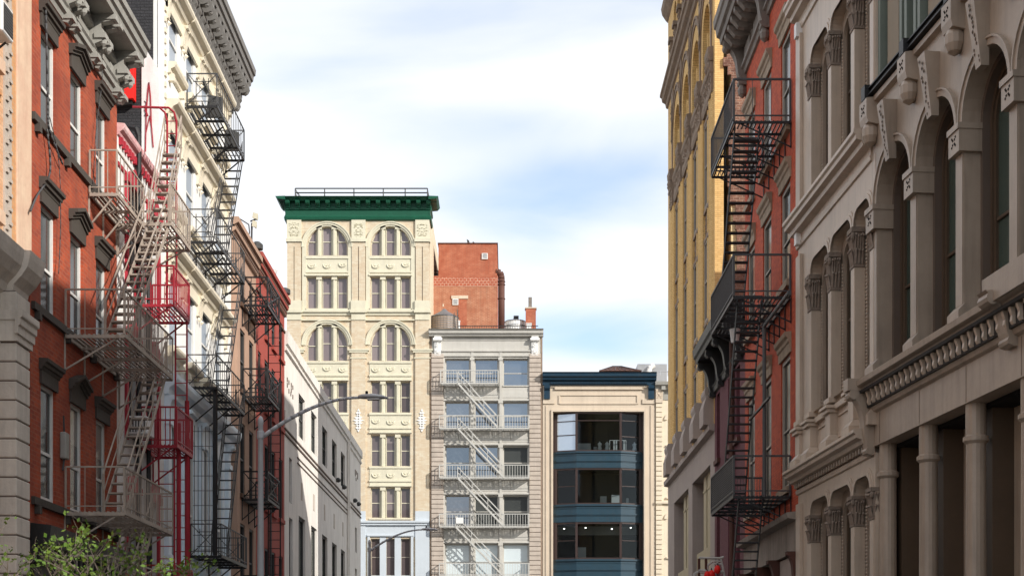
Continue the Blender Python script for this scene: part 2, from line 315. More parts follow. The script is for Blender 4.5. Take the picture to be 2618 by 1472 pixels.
def curve_top(a, b, e, rise, n, k=14):
    """points of an arch from right to left; n = superellipse power"""
    if rise <= 0: return [(b, e), (a, e)]
    c = (a + b) / 2; h = (b - a) / 2; pts = []
    if n >= 50:
        return [(b - rise + rise * math.cos(math.pi / 2 * i / 6), e - rise + rise * math.sin(math.pi / 2 * i / 6)) for i in range(7)] + [(a + rise - rise * math.sin(math.pi / 2 * i / 6), e - rise + rise * math.cos(math.pi / 2 * i / 6)) for i in range(7)]
    for i in range(k + 1):
        th = math.pi * i / k; cx = math.copysign(abs(math.cos(th)) ** (2 / n), math.cos(th)); sy = abs(math.sin(th)) ** (2 / n)
        pts.append((c + h * cx, e - rise + rise * sy))
    return pts
def outline(a, b, c, e, rise=0, n=2, k=14): return [(a, c), (b, c)] + curve_top(a, b, e, rise, n, k)

def wall(mb, s0, s1, z0, z1, ops=(), d=0.0, depth=.2, caps=True):
    """front sheet with real openings and their reveals; ops = (s0, s1, z0, z1[, rise, n])"""
    ops = [tuple(o) + (0, 2)[len(o) - 4:] if len(o) < 6 else o for o in ops]
    ss = sorted({s0, s1, *[o[0] for o in ops], *[o[1] for o in ops]}); zs = sorted({z0, z1, *[o[2] for o in ops], *[o[3] for o in ops]})
    ss = [x for x in ss if s0 <= x <= s1]; zs = [x for x in zs if z0 <= x <= z1]
    for z_a, z_b in zip(zs, zs[1:]):
        if z_b - z_a < 1e-5: continue
        run = None
        for a, b in zip(ss, ss[1:]):
            m, k = (a + b) / 2, (z_a + z_b) / 2
            hole = any(o[0] < m < o[1] and o[2] < k < o[3] for o in ops)
            if not hole:
                if run is None: run = a
            if hole or b == ss[-1]:
                end = a if hole else b
                if run is not None and end - run > 1e-5: mb.quad((run, d, z_a), (end, d, z_a), (end, d, z_b), (run, d, z_b))
                run = None
    for o in ops:
        a, b, c, e, rise, n = o
        ol = outline(a, b, c, e, rise, n)
        for p, q in zip(ol, ol[1:] + ol[:1]):
            mb.quad((p[0], d, p[1]), (q[0], d, q[1]), (q[0], d - depth, q[1]), (p[0], d - depth, p[1]))
        if rise > 0:
            cp = curve_top(a, b, e, rise, n)
            for p, q in zip(cp, cp[1:]):
                mb.quad((p[0], d, p[1]), (q[0], d, q[1]), (q[0], d, e), (p[0], d, e))
    if caps:
        for x in (s0, s1): mb.quad((x, d, z0), (x, d, z1), (x, d - depth - .06, z1), (x, d - depth - .06, z0))
        mb.quad((s0, d, z1), (s1, d, z1), (s1, d - depth - .06, z1), (s0, d - depth - .06, z1))
    return mb

WC = {}
def window(parent, a, b, c, e, d, fm, gm, fw=.07, rail=(.5,), rise=0, n=2, mull=(), name='window', proud=.06):
    """sash window filling an opening, front of glass at d; frame is the part, its glass the sub-part"""
    W, Hh = b - a, e - c
    key = (round(W, 3), round(Hh, 3), fm.name, gm.name, fw, tuple(rail), round(rise, 3), n, tuple(mull), name)
    if key not in WC:
        fb = MB(); o1 = outline(0, W, 0, Hh, rise, n); o2 = outline(fw, W - fw, fw, Hh - fw, max(0, rise - fw * .6), n) if rise else outline(fw, W - fw, fw, Hh - fw)
        for (p, q, p2, q2) in zip(o1, o1[1:] + o1[:1], o2, o2[1:] + o2[:1]):
            fb.quad((p[0], proud, p[1]), (q[0], proud, q[1]), (q2[0], proud, q2[1]), (p2[0], proud, p2[1]))
            fb.quad((p2[0], proud, p2[1]), (q2[0], proud, q2[1]), (q2[0], -.01, q2[1]), (p2[0], -.01, p2[1]))
            fb.quad((p[0], proud, p[1]), (q[0], proud, q[1]), (q[0], -.01, q[1]), (p[0], -.01, p[1]))
        for r in rail: fb.box(fw, W - fw, -.005, proud * .75, Hh * r - .03, Hh * r + .03)
        for r in mull:
            top = Hh - fw if not rise else Hh - rise + rise * (1 - abs(2 * r - 1) ** n) ** (1 / n) - fw
            fb.box(W * r - .03, W * r + .03, -.004, proud * .8, fw, top)
        gb = MB(); ol = outline(.01, W - .01, .01, Hh - .01, rise, n); gb.quad(*[(p[0], 0, p[1]) for p in ol])
        WC[key] = (fb.build(name, fm, at=(0, 0, 0), mesh_only=True), gb.build('pane', gm, at=(0, 0, 0), mesh_only=True))
    f, g = WC[key]; os_, od, oz = OFF[parent.name]
    o = bpy.data.objects.new(name, f); COL.objects.link(o); o.parent = parent; o.location = (a - os_, -(d - od), c - oz)
    p = bpy.data.objects.new('pane', g); COL.objects.link(p); p.parent = o
    return o
def put(parent, me, name, a, d, z, label=None):
    os_, od, oz = OFF[parent.name]; o = bpy.data.objects.new(name, me); COL.objects.link(o); o.parent = parent
    o.location = (a - os_, -(d - od), z - oz)
    if label: o['label'] = label
    return o

def moulding(z0, z1, d, steps=4, back=0.0):
    """cornice profile growing outward towards the top"""
    pts = [(back, z0)]; hh = z1 - z0
    for i in range(steps):
        t = (i + 1) / steps; dd = back + d * (0.25 + 0.75 * t ** 1.3); za = z0 + hh * i / steps; zb = z0 + hh * (i + 1) / steps
        pts += [(dd * .96 + back * .04, za + .02 * (i > 0)), (dd, za + hh / steps * .35), (dd, zb)]
    pts += [(back, z1)]
    return pts
def console(mb, s0, s1, z0, z1, d):
    """scrolled bracket, thick at the top"""
    h = z1 - z0; P = []
    for i in range(13):
        t = i / 12; x = d * (.16 + .84 * t ** 1.5) + d * .10 * math.sin(t * math.pi * 2.0 + .3)
        P.append((max(.03, x), z0 + h * t))
    mb.prism([(0, z0)] + P + [(0, z1)], s0, s1)
    r = min(h, d) * .20
    mb.tube((s0 - .015, d * .80, z1 - r * 1.1), (s1 + .015, d * .80, z1 - r * 1.1), r, 10)
    mb.tube((s0 - .01, d * .22, z0 + r * .8), (s1 + .01, d * .22, z0 + r * .8), r * .7, 8)
    return mb
def ornament(mb, cs, cz, w_, h_, d, seed=0, n=16):
    r = random.Random(seed)
    mb.lump(cs, d, cz, w_ * .16, .07, h_ * .16)
    for i in range(n):
        x = r.uniform(.08, .5) * w_; z = r.uniform(-.48, .48) * h_; a = r.uniform(.04, .11) * w_; b = r.uniform(.03, .07); c = r.uniform(.04, .10) * h_
        for sg in (-1, 1): mb.lump(cs + sg * x * .92, d, cz + z, a, b, c)
    return mb
def swag(mb, cs, cz, w_, h_, d):
    for k in range(8):
        t0, t1 = math.pi * (1 + k / 8), math.pi * (1 + (k + 1) / 8)
        p, q = [(cs + w_ * .42 * math.cos(t), d + .02, cz + h_ * .1 + h_ * .5 * math.sin(t)) for t in (t0, t1)]; mb.tube(p, q, .05 + .02 * math.sin(math.pi * k / 8), 6)
    for sg in (-1, 1):
        mb.lump(cs + sg * w_ * .43, d, cz + h_ * .15, .07, .07, .10); mb.lump(cs + sg * w_ * .46, d, cz - h_ * .1, .04, .05, .10)
        mb.lump(cs + sg * w_ * .2, d, cz + h_ * .12, .05, .05, .05)
    mb.lump(cs, d, cz + h_ * .02, .09, .09, .09)
    return mb
def capital(mb, s0, s1, d0, d1, z0, z1, seed=1, fl=.55):
    """leafy capital round a square shaft (s0..s1, d0..d1)"""
    h = z1 - z0; r = random.Random(seed); e = .03
    mb.box(s0 - .02, s1 + .02, d0, d1 + .02, z0, z0 + h * .08)
    mb.add([(s0, d0, z0), (s1, d0, z0), (s1, d1, z0), (s0, d1, z0), (s0 - e, d0, z1 - h * .12), (s1 + e, d0, z1 - h * .12), (s1 + e, d1 + e, z1 - h * .12), (s0 - e, d1 + e, z1 - h * .12)],
           [(0, 1, 5, 4), (1, 2, 6, 5), (2, 3, 7, 6), (3, 0, 4, 7)])
    mb.box(s0 - .07, s1 + .07, d0, d1 + .08, z1 - h * .12, z1)
    def leaf(px, pd, nx, nd, z, lw, lh, out_):
        tx, td = -nd, nx
        rows = [(0, .01), (.35, .05 * fl), (.7, .09 * fl), (.95, out_ * fl), (.82, (out_ + .045) * fl)]
        vs = []
        for t, o_ in rows:
            ww = lw * (1 - .35 * t)
            for sg in (-.5, 0, .5):
                oo = o_ + (.025 if sg == 0 else 0)
                vs.append((px + tx * ww * sg + nx * oo, pd + td * ww * sg + nd * oo, z + lh * t))
        mb.add(vs, [(3 * i + j, 3 * i + j + 1, 3 * i + j + 4, 3 * i + j + 3) for i in range(4) for j in (0, 1)])
    for row, (zz, lh, cnt, o_) in enumerate([(z0 + h * .08, h * .42, 3, .11), (z0 + h * .40, h * .46, 4, .15)]):
        for k in range(cnt):
            t = (k + .5) / cnt
            leaf(s0 + (s1 - s0) * t, d1, 0, 1, zz, (s1 - s0) / cnt * 1.15, lh * r.uniform(.9, 1.05), o_)
            leaf(s1, d0 + (d1 - d0) * t, 1, 0, zz, (d1 - d0) / cnt * 1.15, lh * r.uniform(.9, 1.05), o_)
            leaf(s0, d0 + (d1 - d0) * t, -1, 0, zz, (d1 - d0) / cnt * 1.15, lh, o_)
    for (x, y) in ((s0 - .03, d1 + .04), (s1 + .03, d1 + .04), (s1 + .03, d0 + .05)):
        mb.lathe([(.015, z1 - h * .34), (.045, z1 - h * .30), (.058, z1 - h * .22), (.045, z1 - h * .14), (.015, z1 - h * .12)], x, y, 8)
    return mb

# ------------------------------------------------------------------ ground
def struct(name, mb, m):
    o = mb.build(name, m); o['kind'] = 'structure'; return o
struct('ground', MB().quad((-3000, 3000, 0), (3000, 3000, 0), (3000, -3000, 0), (-3000, -3000, 0)), M['asphalt'])
def flat(name, x0, x1, y0, y1, z0, z1, m): struct(name, MB().box(x0, x1, -y0, -y1, z0, z1), m)
flat('road', -6.2, 5.4, -30, 92, -.2, .004, M['asphalt'])
flat('pavement', -9.6, -6.35, -30, 91.4, -.2, .14, M['paving'])
flat('pavement', 5.55, 13, -30, 73.5, -.2, .14, M['paving'])
flat('pavement', -60, 60, 107, 112, -.2, .14, M['paving'])
flat('kerb', -6.35, -6.2, -30, 91.4, -.2, .15, M['kerb'])
flat('kerb', 5.4, 5.55, -30, 73.5, -.2, .15, M['kerb'])
flat('kerb', -60, 60, 106.85, 107, -.2, .15, M['kerb'])
mk = MB()
for i in range(14): mk.box(-.45, -.33, -(4 + i * 6), -(7 + i * 6), .002, .008)
struct('road_marking', mk, M['line'])

# ------------------------------------------------------------------ LEFT SIDE, nearest first
# --- peach building at the picture's left edge
b = thing('brick_building', 'peach brick building with a stone cornice and grooved limestone pilaster at the left edge', 'building', FL, 15)
wb = MB(); ops = []
for k in range(4):
    for z0_, z1_ in ((10.3, 12.35), (13.1, 15.3), (16.4, 18.6)): ops.append((25.2 - k * 2.75, 26.35 - k * 2.75, z0_, z1_))
wall(wb, 15, 27.15, 9.7, 23, ops, depth=.2); wb.box(15, 28.25, -12, -.27, 0, 23); wb.build('wall', M['peach_brick'], b)
for o in ops: window(b, *o[:4], -.16, M['dark_frame'], G['dark'])
MB().box(27.42, 28.25, -.27, .03, 9.7, 23).build('pilaster', M['peach_stone'], b, bevel=.01)
MB().box(27.15, 27.42, -.3, .0, 9.7, 23).build('brick_strip', M['orange_brick'], b)
tm = MB(); tm.box(26.72, 27.1, 0, .035, 9.8, 23)
z = 10.1
while z < 22.9: tm.box(26.76, 26.88, .035, .07, z, z + .09); tm.box(26.92, 27.06, .035, .07, z + .13, z + .2); z += .27
tm.build('toothed_strip', M['pink_ashlar'], b)
for o in ops:
    MB().box(o[0] - .1, o[1] + .12, -.1, .14, o[2] - .24, o[2]).build('sill', M['peach_stone'], b)
    m_ = MB().box(o[0] - .1, o[1] + .12, 0, .06, o[3], o[3] + .22)
    for k in range(9): m_.box(o[0] - .08 + k * .15, o[0] + k * .15, .06, .10, o[3] + .10, o[3] + .2)
    m_.build('lintel', M['orange_brick'], b)
cp = [(0, 8.85), (.06, 8.9), (.10, 9.05), (.16, 9.12), (.24, 9.2), (.36, 9.38), (.40, 9.55), (.42, 9.68), (0, 9.71)]
c_ = MB().prism(cp, 15, 26.7); c_.prism([(x + (.11 if x > 0 else 0), z) for x, z in cp], 26.7, 27.55); c_.build('cornice', M['grey_stone'], b)
st = MB(); st.box(15, 26.6, -.37, 0, 7.9, 8.9)
for k in range(4): st.box(16.2 + k * 2.9, 16.7 + k * 2.9, -.37, 0, 0, 7.9)
st.build('stone_base', M['grey_stone'], b)
MB().box(15, 26.2, -.36, -.34, 0, 7.9).build('shop_window', G['black'], b)
pl = MB(); z = 0.0
while z < 7.9:
    pl.box(26.6, 27.35, -.37, .3, z + .025, min(z + .36, 7.95)); z += .36
pl.box(26.6, 27.36, -.37, .3, 8.46, 8.88)
pl.build('rusticated_pilaster', M['grey_stone'], b, bevel=.015)
MB().box(26.62, 27.33, -.37, .27, 0, 8.9).build('joint', M['groove'], b)
MB().prism(moulding(8.08, 8.52, .15, 3, .30), 26.5, 27.45).box(26.55, 27.42, -.3, .33, 7.95, 8.52).box(26.52, 27.44, -.3, .40, 8.34, 8.52).build('pilaster_cap', M['grey_stone'], b)
# air conditioner in its window
a = thing('air_conditioner', 'white window air conditioner sticking out of the peach building at the top left', 'air conditioner', FL, 25.3, 0, 13.15)
MB().box(25.3, 25.85, -.15, .50, 13.17, 13.74).build('casing', M['white_box'], a, bevel=.02)
g = MB()
for k in range(8): g.box(25.36, 25.8, .50, .515, 13.24 + k * .055, 13.27 + k * .055)
g.box(25.35, 25.81, .5, .508, 13.22, 13.69); g.build('grille', M['dark_frame'], a)
MB().bar((25.4, .02, 12.85), (25.4, .4, 13.15), .03).bar((25.75, .02, 12.85), (25.75, .4, 13.15), .03).build('bracket', M['grey_iron'], a)

# --- orange-red brick house with dark hoods
b = thing('brick_house', 'orange red brick house with dark window hoods and a heavy grey bracketed cornice', 'building', FL, 28.25)
cols = [(28.88, 29.83), (30.83, 31.74), (32.75, 33.62)]; rows = [(12.95, 14.9), (9.18, 11.33), (5.3, 7.66)]
ops = [(a_, c_, z0, z1) for a_, c_ in cols for z0, z1 in rows]
wb = MB(); wall(wb, 28.25, 34.5, 4.6, 16.0, ops, depth=.12); wb.box(28.25, 34.5, -12, -.23, 0, 17.0); wb.build('wall', M['brick_red'], b)
for (a_, c_, z0, z1) in ops:
    window(b, a_, c_, z0, z1, -.10, M['white_frame'], G['plain'], fw=.08, rail=(.42,), proud=.045)
hd = MB()
hd.box(-.07, 1.00, 0, .05, -.02, .27)
hd.prism([(0, .25), (.06, .25), (.08, .31), (.12, .32), (.13, .38), (.18, .40), (.19, .47), (0, .48)], -.12, 1.05)
flat_h = hd.build('window_hood', M['hood_dark'], at=(0, 0, 0), mesh_only=True)
hp = MB(); hp.prism_d([(-.07, -.02), (1.0, -.02), (1.0, .27), (.465, .50), (-.07, .27)], 0, .05)
for dd, off, th in ((.09, .25, .07), (.14, .32, .07), (.20, .39, .08)):
    hp.prism_d([(-.12, off), (.465, off + .20), (1.05, off), (1.05, off + th), (.465, off + .20 + th), (-.12, off + th)], 0, dd)
ped_h = hp.build('window_hood', M['hood_dark'], at=(0, 0, 0), mesh_only=True)
for i, (a_, c_) in enumerate(cols):
    for z0, z1 in rows: put(b, ped_h if i == 1 else flat_h, 'window_hood', a_, 0, z1)
for z0, z1 in rows:
    sl = MB(); sl.box(28.3, 34.4, 0, .08, z0 - .17, z0 - .02)
    for i in range(4): sl.box(28.6 + i * 1.9 - .1, 28.75 + i * 1.9 - .1, 0, .11, z0 - .34, z0 - .16)
    sl.build('sill_band', M['hood_dark'], b)
cn = MB()
cn.prism([(0, 15.62), (.05, 15.62), (.08, 15.72), (.14, 15.75), (.14, 15.86), (.18, 15.9), (0, 15.9)], 28.25, 34.55)
cn.box(28.25, 34.5, -.3, .04, 15.9, 16.62)
cn.prism([(.0, 16.62), (.62, 16.62), (.64, 16.72), (.70, 16.76), (.72, 16.9), (.78, 16.94), (.80, 17.06), (0, 17.1)], 28.25, 34.6)
for k in range(30): cn.box(28.3 + k * .205, 28.42 + k * .205, .04, .13, 16.44, 16.58)
cn.prism([(0, 16.30), (.16, 16.33), (.16, 16.42), (0, 16.42)], 28.25, 34.5)
for k in range(4):
    a_ = 28.4 + k * 1.6
    cn.box(a_ + .5, a_ + 1.35, .04, .07, 15.98, 16.26)
cn.build('cornice', M['grey_cornice'], b)
br = MB(); br_m = None
bb = MB(); bb.prism([(0, -1.05), (.12, -1.08), (.2, -1.0), (.2, -.86), (.13, -.8), (.15, -.68), (.3, -.62), (.36, -.5), (.34, -.36), (.27, -.30), (.3, -.2), (.55, -.16), (.6, 0), (0, 0)], 0, .2)
bb.box(-.03, .23, .0, .24, -1.0, -.9).box(-.04, .24, .15, .4, -.56, -.44).box(-.03, .23, .3, .63, -.14, -.02)
bb.lathe([(.01, -.72), (.07, -.66), (.09, -.58), (.05, -.5)], .1, .32, 8)
br_m = bb.build('cornice_bracket', M['grey_cornice'], at=(0, 0, 0), mesh_only=True)
for k in range(4):
    for q in (0, .38): put(b, br_m, 'cornice_bracket', 28.3 + k * 1.88 + q, .02, 16.64)
ft = MB().prism([(0, 4.05), (.1, 4.05), (.14, 4.2), (.35, 4.3), (.4, 4.55), (.42, 4.7), (0, 4.75)], 28.25, 34.45)
ft.box(28.25, 34.45, -.2, .08, 3.4, 4.06)
for k in range(16): ft.box(27.7 + k * .43, 27.85 + k * .43, .08, .26, 3.95, 4.2)
ft.build('shop_cornice', M['black_cornice'], b)
sf = MB()
for k in range(5): sf.box(28.25 + k * 1.48, 28.5 + k * 1.48, -.2, .05, 0, 3.4)
sf.build('shopfront_pier', M['hood_dark'], b)
MB().box(27.75, 34.3, -.21, -.19, 0, 3.4).build('shop_window', G['shop'], b)
cb = thing('cable', 'loose grey cables hanging down the orange red brick front at the far left', 'cable', FL, 28.1, .05, 4)
for pts in ([(115, -10), (118, 60), (122, 250), (126, 330), (160, 420)], [(120, 330), (128, 440), (95, 500), (78, 540)], [(127, 300), (150, 410), (155, 560), (150, 700)], [(247, 40), (262, 180), (246, 330), (238, 470)]):
    m_ = MB(); P = [(FL.s(x, .10), .10, FL.z(x, y, .10)) for x, y in pts]; Q = []
    for i in range(len(P) - 1):
        p0 = Vector(P[max(0, i - 1)]); p1 = Vector(P[i]); p2 = Vector(P[i + 1]); p3 = Vector(P[min(len(P) - 1, i + 2)])
        for k in range(6):
            t = k / 6; Q.append(.5 * ((2 * p1) + (p2 - p0) * t + (2 * p0 - 5 * p1 + 4 * p2 - p3) * t * t + (3 * p1 - p0 - 3 * p2 + p3) * t ** 3))
    Q.append(Vector(P[-1])); m_.path(Q, .022 if pts[0][0] in (115, 120) else .010, 5).build('cable_run', M['grey_iron'], cb, smooth=True)
eb = thing('meter_box', 'grey oblong meter box fixed between the third floor windows of the orange red house', 'box', FL, 30.3, 0, 5.5)
s_ = FL.s(163, .05); MB().box(s_ - .12, s_ + .16, 0, .13, FL.z(163, 1170, .1), FL.z(163, 1102, .1)).build('casing', M['grey_cornice'], eb, bevel=.02)
MB().tube((s_, .06, FL.z(163, 1102, .1)), (s_ - .05, .06, FL.z(163, 1060, .1)), .02).tube((s_, .06, FL.z(163, 1170, .1)), (s_ - .1, .06, FL.z(163, 1200, .1)), .02).build('conduit', M['grey_iron'], eb)

# --- narrow white house with pink trim
b = thing('narrow_house', 'narrow white painted house with peeling pink cornice and red window trim', 'building', FL, 34.5)
cols = [(35.35, 36.25), (37.5, 38.4)]; rows = [(11.5, 13.9), (7.7, 10.1), (3.9, 6.3)]
ops = [(a_, c_, z0, z1) for a_, c_ in cols for z0, z1 in rows]
wb = MB(); wall(wb, 34.5, 39.25, 0, 15.0, ops, depth=.2); wb.box(34.5, 39.25, -12, -.27, 0, 14.9); wb.build('wall', M['white_stucco'], b)
for (a_, c_, z0, z1) in ops:
    window(b, a_, c_, z0, z1, -.18, M['dark_frame'], G['dark'])
    t = MB(); t.box(a_ - .16, a_, 0, .07, z0 - .1, z1 + .15).box(c_, c_ + .16, 0, .07, z0 - .1, z1 + .15)
    t.prism_d([(a_ - .22, z1 + .05), (c_ + .22, z1 + .05), (c_ + .22, z1 + .2), ((a_ + c_) / 2, z1 + .55), (a_ - .22, z1 + .2)], 0, .12); t.build('window_trim', M['red_paint'], b)
cn = MB().prism([(0, 14.84), (.05, 14.86), (.07, 14.92), (.15, 14.97), (.18, 15.02), (.19, 15.12), (0, 15.14)], 34.5, 39.2)
cn.build('cornice', M['pink_paint'], b)
cn = MB().prism([(0, 14.1), (.04, 14.12), (.05, 14.2), (0, 14.22)], 34.5, 39.2)
for k in range(18): cn.box(34.65 + k * .255, 34.77 + k * .255, 0, .09, 14.66, 14.84)
cn.build('dentil_course', M['red_paint'], b)
dp = MB(); s_ = FL.s(355, .12); dp.tube((s_, .12, 15.4), (s_, .12, 3), .07, 8); s2 = FL.s(380, .12); dp.tube((s2, .12, 13.6), (s2, .12, 3), .06, 8)
dp.path([(s_, .12, 15.4), (s_, .05, 15.6), (s_, -.2, 15.65)], .07, 8); dp.build('drainpipe', M['black_iron'], b)
pt = MB()
for k in range(4): pt.box(34.6 + k * 1.5 - .08, 34.6 + k * 1.5 + .08, 0, .06, 0, 3.5)
pt.box(34.5, 39.2, 0, .14, 3.3, 3.7); pt.build('shopfront', M['red_paint'], b)

# --- tall cream cast-iron building
b = thing('cast_iron_building', 'tall cream cast iron building with bracketed window hoods and a deep grey cornice', 'building', FL, 39.25)
cols = [(39.82 + k * 2.1, 40.95 + k * 2.1) for k in range(4)]; rows = [(18.85, 20.5), (14.95, 17.25), (10.95, 13.25)]
ops = [(a_, c_, z0, z1) for a_, c_ in cols for z0, z1 in rows] + [(a_, c_, 5.0, 8.9, .35, 3) for a_, c_ in cols]
wb = MB(); wall(wb, 39.25, 48.7, 9.9, 21.2, ops[:12], depth=.12); wb.build('wall', M['cream'], b)
core = MB().box(39.25, 48.7, -12, -.20, 0, 22.2); core.build('side_wall', M['cream'], b)
wb = MB(); wall(wb, 39.25, 48.7, 0, 9.55, ops[12:], depth=.14); wb.build('lower_wall', M['bluewhite'], b)
for (a_, c_, z0, z1) in ops[:12]:
    window(b, a_, c_, z0, z1, -.09, M['white_frame'], G['shade'], fw=.06, rail=(.5,))
for a_, c_ in cols: window(b, a_, c_, 5.0, 8.9, -.11, M['white_frame'], G['bluegrey'], fw=.08, rise=.35, n=3, rail=(.4,))
hd = MB(); hw = 2.02
hd.prism([(0, 0), (.06, 0), (.10, .06), (.16, .1), (.22, .2), (.34, .26), (.38, .32), (.38, .40), (0, .42)], 0, hw)
hd.box(.02, hw - .02, 0, .07, -.3, .02)
for a_ in (.02, hw - .24):
    console(hd, a_, a_ + .2, -.62, 0, .24)
    hd.lump(a_ + .1, .05, -.72, .07, .1, .09)
hood3 = hd.build('window_hood', M['cream_dark'], at=(0, 0, 0), mesh_only=True)
for a_, c_ in cols:
    for z0, z1 in rows: put(b, hood3, 'window_hood', (a_ + c_) / 2 - hw / 2, 0, z1 + .06)
ss = MB().prism([(0, -.32), (.08, -.3), (.1, -.2), (.2, -.16), (.24, -.08), (.24, 0), (0, .0)], 0, 1.55)
ss.box(.1, .25, 0, .16, -.5, -.3).box(1.3, 1.45, 0, .16, -.5, -.3)
sil3 = ss.build('window_sill', M['cream_dark'], at=(0, 0, 0), mesh_only=True)
for a_, c_ in cols:
    for z0, z1 in rows: put(b, sil3, 'window_sill', (a_ + c_) / 2 - .775, 0, z0)
for k in range(5):
    x = 39.42 + k * 2.1; pl = MB()
    pl.box(x - .14, x + .20, 0, .12, 5.0, 8.9); pl.box(x - .18, x + .24, 0, .18, 8.7, 8.86); pl.box(x - .18, x + .24, 0, .18, 4.6, 5.1); pl.build('pilaster', M['bluewhite'], b)
bl = MB().prism([(0, 9.5), (.1, 9.55), (.14, 9.7), (.3, 9.8), (.36, 9.95), (.36, 10.08), (0, 10.1)], 39.25, 48.75); bl.build('belt_cornice', M['bluewhite'], b)
for k in range(5): console(MB(), 39.3 + k * 2.1, 39.6 + k * 2.1, 8.75, 9.5, .3).build('corbel', M['bluewhite'], b)
ff = MB().prism([(0, 4.1), (.2, 4.15), (.3, 4.35), (.5, 4.5), (.5, 4.62), (0, 4.66)], 39.25, 48.7); ff.build('shop_cornice', M['hood_dark'], b)
qn = MB()
for k in range(38): qn.box(39.25, 39.36 + .06 * (k % 2), 0, .045, 10.2 + k * .30, 10.33 + k * .30)
qn.build('quoin', M['cream_dark'], b)
cn = MB()
cn.prism([(0, 20.98), (.06, 21.0), (.1, 21.12), (.05, 21.16), (0, 21.16)], 39.25, 48.72)
cn.box(39.25, 48.7, -.45, .05, 21.16, 22.0)
cn.prism([(0, 21.98), (.66, 21.98), (.68, 22.1), (.74, 22.14), (.76, 22.3), (.82, 22.34), (.84, 22.52), (0, 22.6)], 39.2, 48.8)
cn.prism([(.05, 21.5), (.36, 21.5), (.38, 21.6), (.05, 21.6)], 39.25, 48.75)
for k in range(27): cn.box(39.35 + k * .35, 39.5 + k * .35, .05, .30, 21.42, 21.5)
cn.build('cornice', M['cornice_grey'], b)
bk = MB(); bk.prism([(0, -.42), (.1, -.46), (.24, -.42), (.3, -.3), (.28, -.18), (.34, -.1), (.34, 0), (0, 0)], 0, .22).lathe([(.02, -.5), (.08, -.44), (.09, -.36), (.03, -.3)], .11, .2, 8)
bk1 = bk.build('cornice_bracket', M['cornice_grey'], at=(0, 0, 0), mesh_only=True)
bk = MB(); bk.prism([(0, -.36), (.45, -.38), (.58, -.34), (.64, -.22), (.62, -.1), (.66, 0), (0, 0)], 0, .24).lathe([(.02, -.44), (.09, -.38), (.10, -.28), (.03, -.2)], .12, .50, 8)
bk2 = bk.build('cornice_bracket', M['cornice_grey'], at=(0, 0, 0), mesh_only=True)
for k in range(18):
    put(b, bk1, 'cornice_bracket', 39.4 + k * .53, .05, 21.5); put(b, bk2, 'cornice_bracket', 39.4 + k * .53, .02, 21.98)
# painted side wall facing the camera
K3 = 39.25 / FPX
DX = lambda x: (x - VX) * K3 + 9.5
DZ = lambda y: H + (VY - y) * K3
MB().prism([(DX(392), 23.2), (DX(392), DZ(300)), (DX(363), DZ(300)), (DX(363), DZ(560)), (DX(-200), DZ(560)), (DX(-200), 23.2)], 39.20, 39.28).build('black_painted_wall', M['black_wall'], b)
MB().prism([(DX(364), DZ(113)), (DX(393), DZ(158)), (DX(408), DZ(182)), (DX(410), DZ(560)), (DX(364), DZ(560))], 39.17, 39.24).build('white_painted_wall', M['white_stucco'], b)
MB().prism([(DX(318), DZ(150)), (DX(349), DZ(150)), (DX(349), DZ(264)), (DX(318), DZ(264))], 38.9, 39.2).build('red_panel', M['bright_red'], b)
MB().prism([(DX(285), DZ(215)), (DX(317), DZ(215)), (DX(317), DZ(264)), (DX(343), DZ(266)), (DX(343), DZ(276)), (DX(285), DZ(282))], 39.0, 39.2).build('roof_hatch', M['dark_room'], b)
gf = MB()
def scr(pts, r=.02):
    P = [(39.16, DX(x), DZ(y)) for x, y in pts]; gf.path(P, r, 4)
scr([(383, 215), (380, 240), (376, 300), (374, 390)]); scr([(383, 215), (387, 250), (389, 320), (394, 380)]); scr([(374, 350), (385, 300), (392, 350)], .014); scr([(372, 390), (368, 440)], .02)
scr([(378, 268), (374, 285), (380, 300)], .03)
gf.build('graffiti', M['red_iron'], b)
gf = MB()
for k in range(7): scr([(371 + (k % 2) * 4, 262 + k * 6), (377 - (k % 3) * 2, 268 + k * 6)], .012)
gf.build('graffiti_tag', M['black_iron'], b)

# --- tan pink building and its rose red neighbour
def parapet(bm, s0, s1, zt, mt, mk):
    MB().prism([(-.3, zt - .75), (.0, zt - .75), (.08, zt - .70), (.10, zt - .62), (.06, zt - .6), (.06, zt - .5), (.16, zt - .44), (.18, zt - .34), (.12, zt - .32), (.12, zt - .26), (.26, zt - .18), (.26, zt), (-.3, zt)], s0, s1).build('cornice', mt, bm)
    d = MB().prism([(0, zt - .62), (.115, zt - .60), (.115, zt - .51), (0, zt - .5)], s0, s1 - .01).prism([(0, zt - .34), (.19, zt - .33), (.19, zt - .27), (0, zt - .26)], s0, s1 - .01)
    d.prism([(0, zt - 1.42), (.05, zt - 1.42), (.05, zt - 1.34), (0, zt - 1.34)], s0, s1 - .01)
    n = int((s1 - s0) / .22)
    for k in range(n): d.box(s0 + .05 + k * .22, s0 + .16 + k * .22, 0, .1, zt - .76, zt - .62)
    d.build('cornice_line', mk, bm)
b = thing('tan_building', 'tan pink rendered building with a dark striped cornice beside the cream cast iron building', 'building', FL, 48.7)
cols = [(50.35, 51.3), (52.1, 52.98)]; rows = [(11.95, 14.1), (8.25, 10.8), (4.7, 7.2)]
ops = [(a_, c_, z0, z1) for a_, c_ in cols for z0, z1 in rows] + [(50.35, 51.3, 15.0, 15.9), (52.1, 52.98, 15.0, 15.9)]
wb = MB(); wall(wb, 48.7, 53.5, 0, 16.75, ops, depth=.2); wb.box(48.7, 53.5, -12, -.27, 0, 17.2); wb.build('wall', M['tan_pink'], b)
for o in ops: window(b, *o[:4], -.10, M['dark_frame'], G['black'])
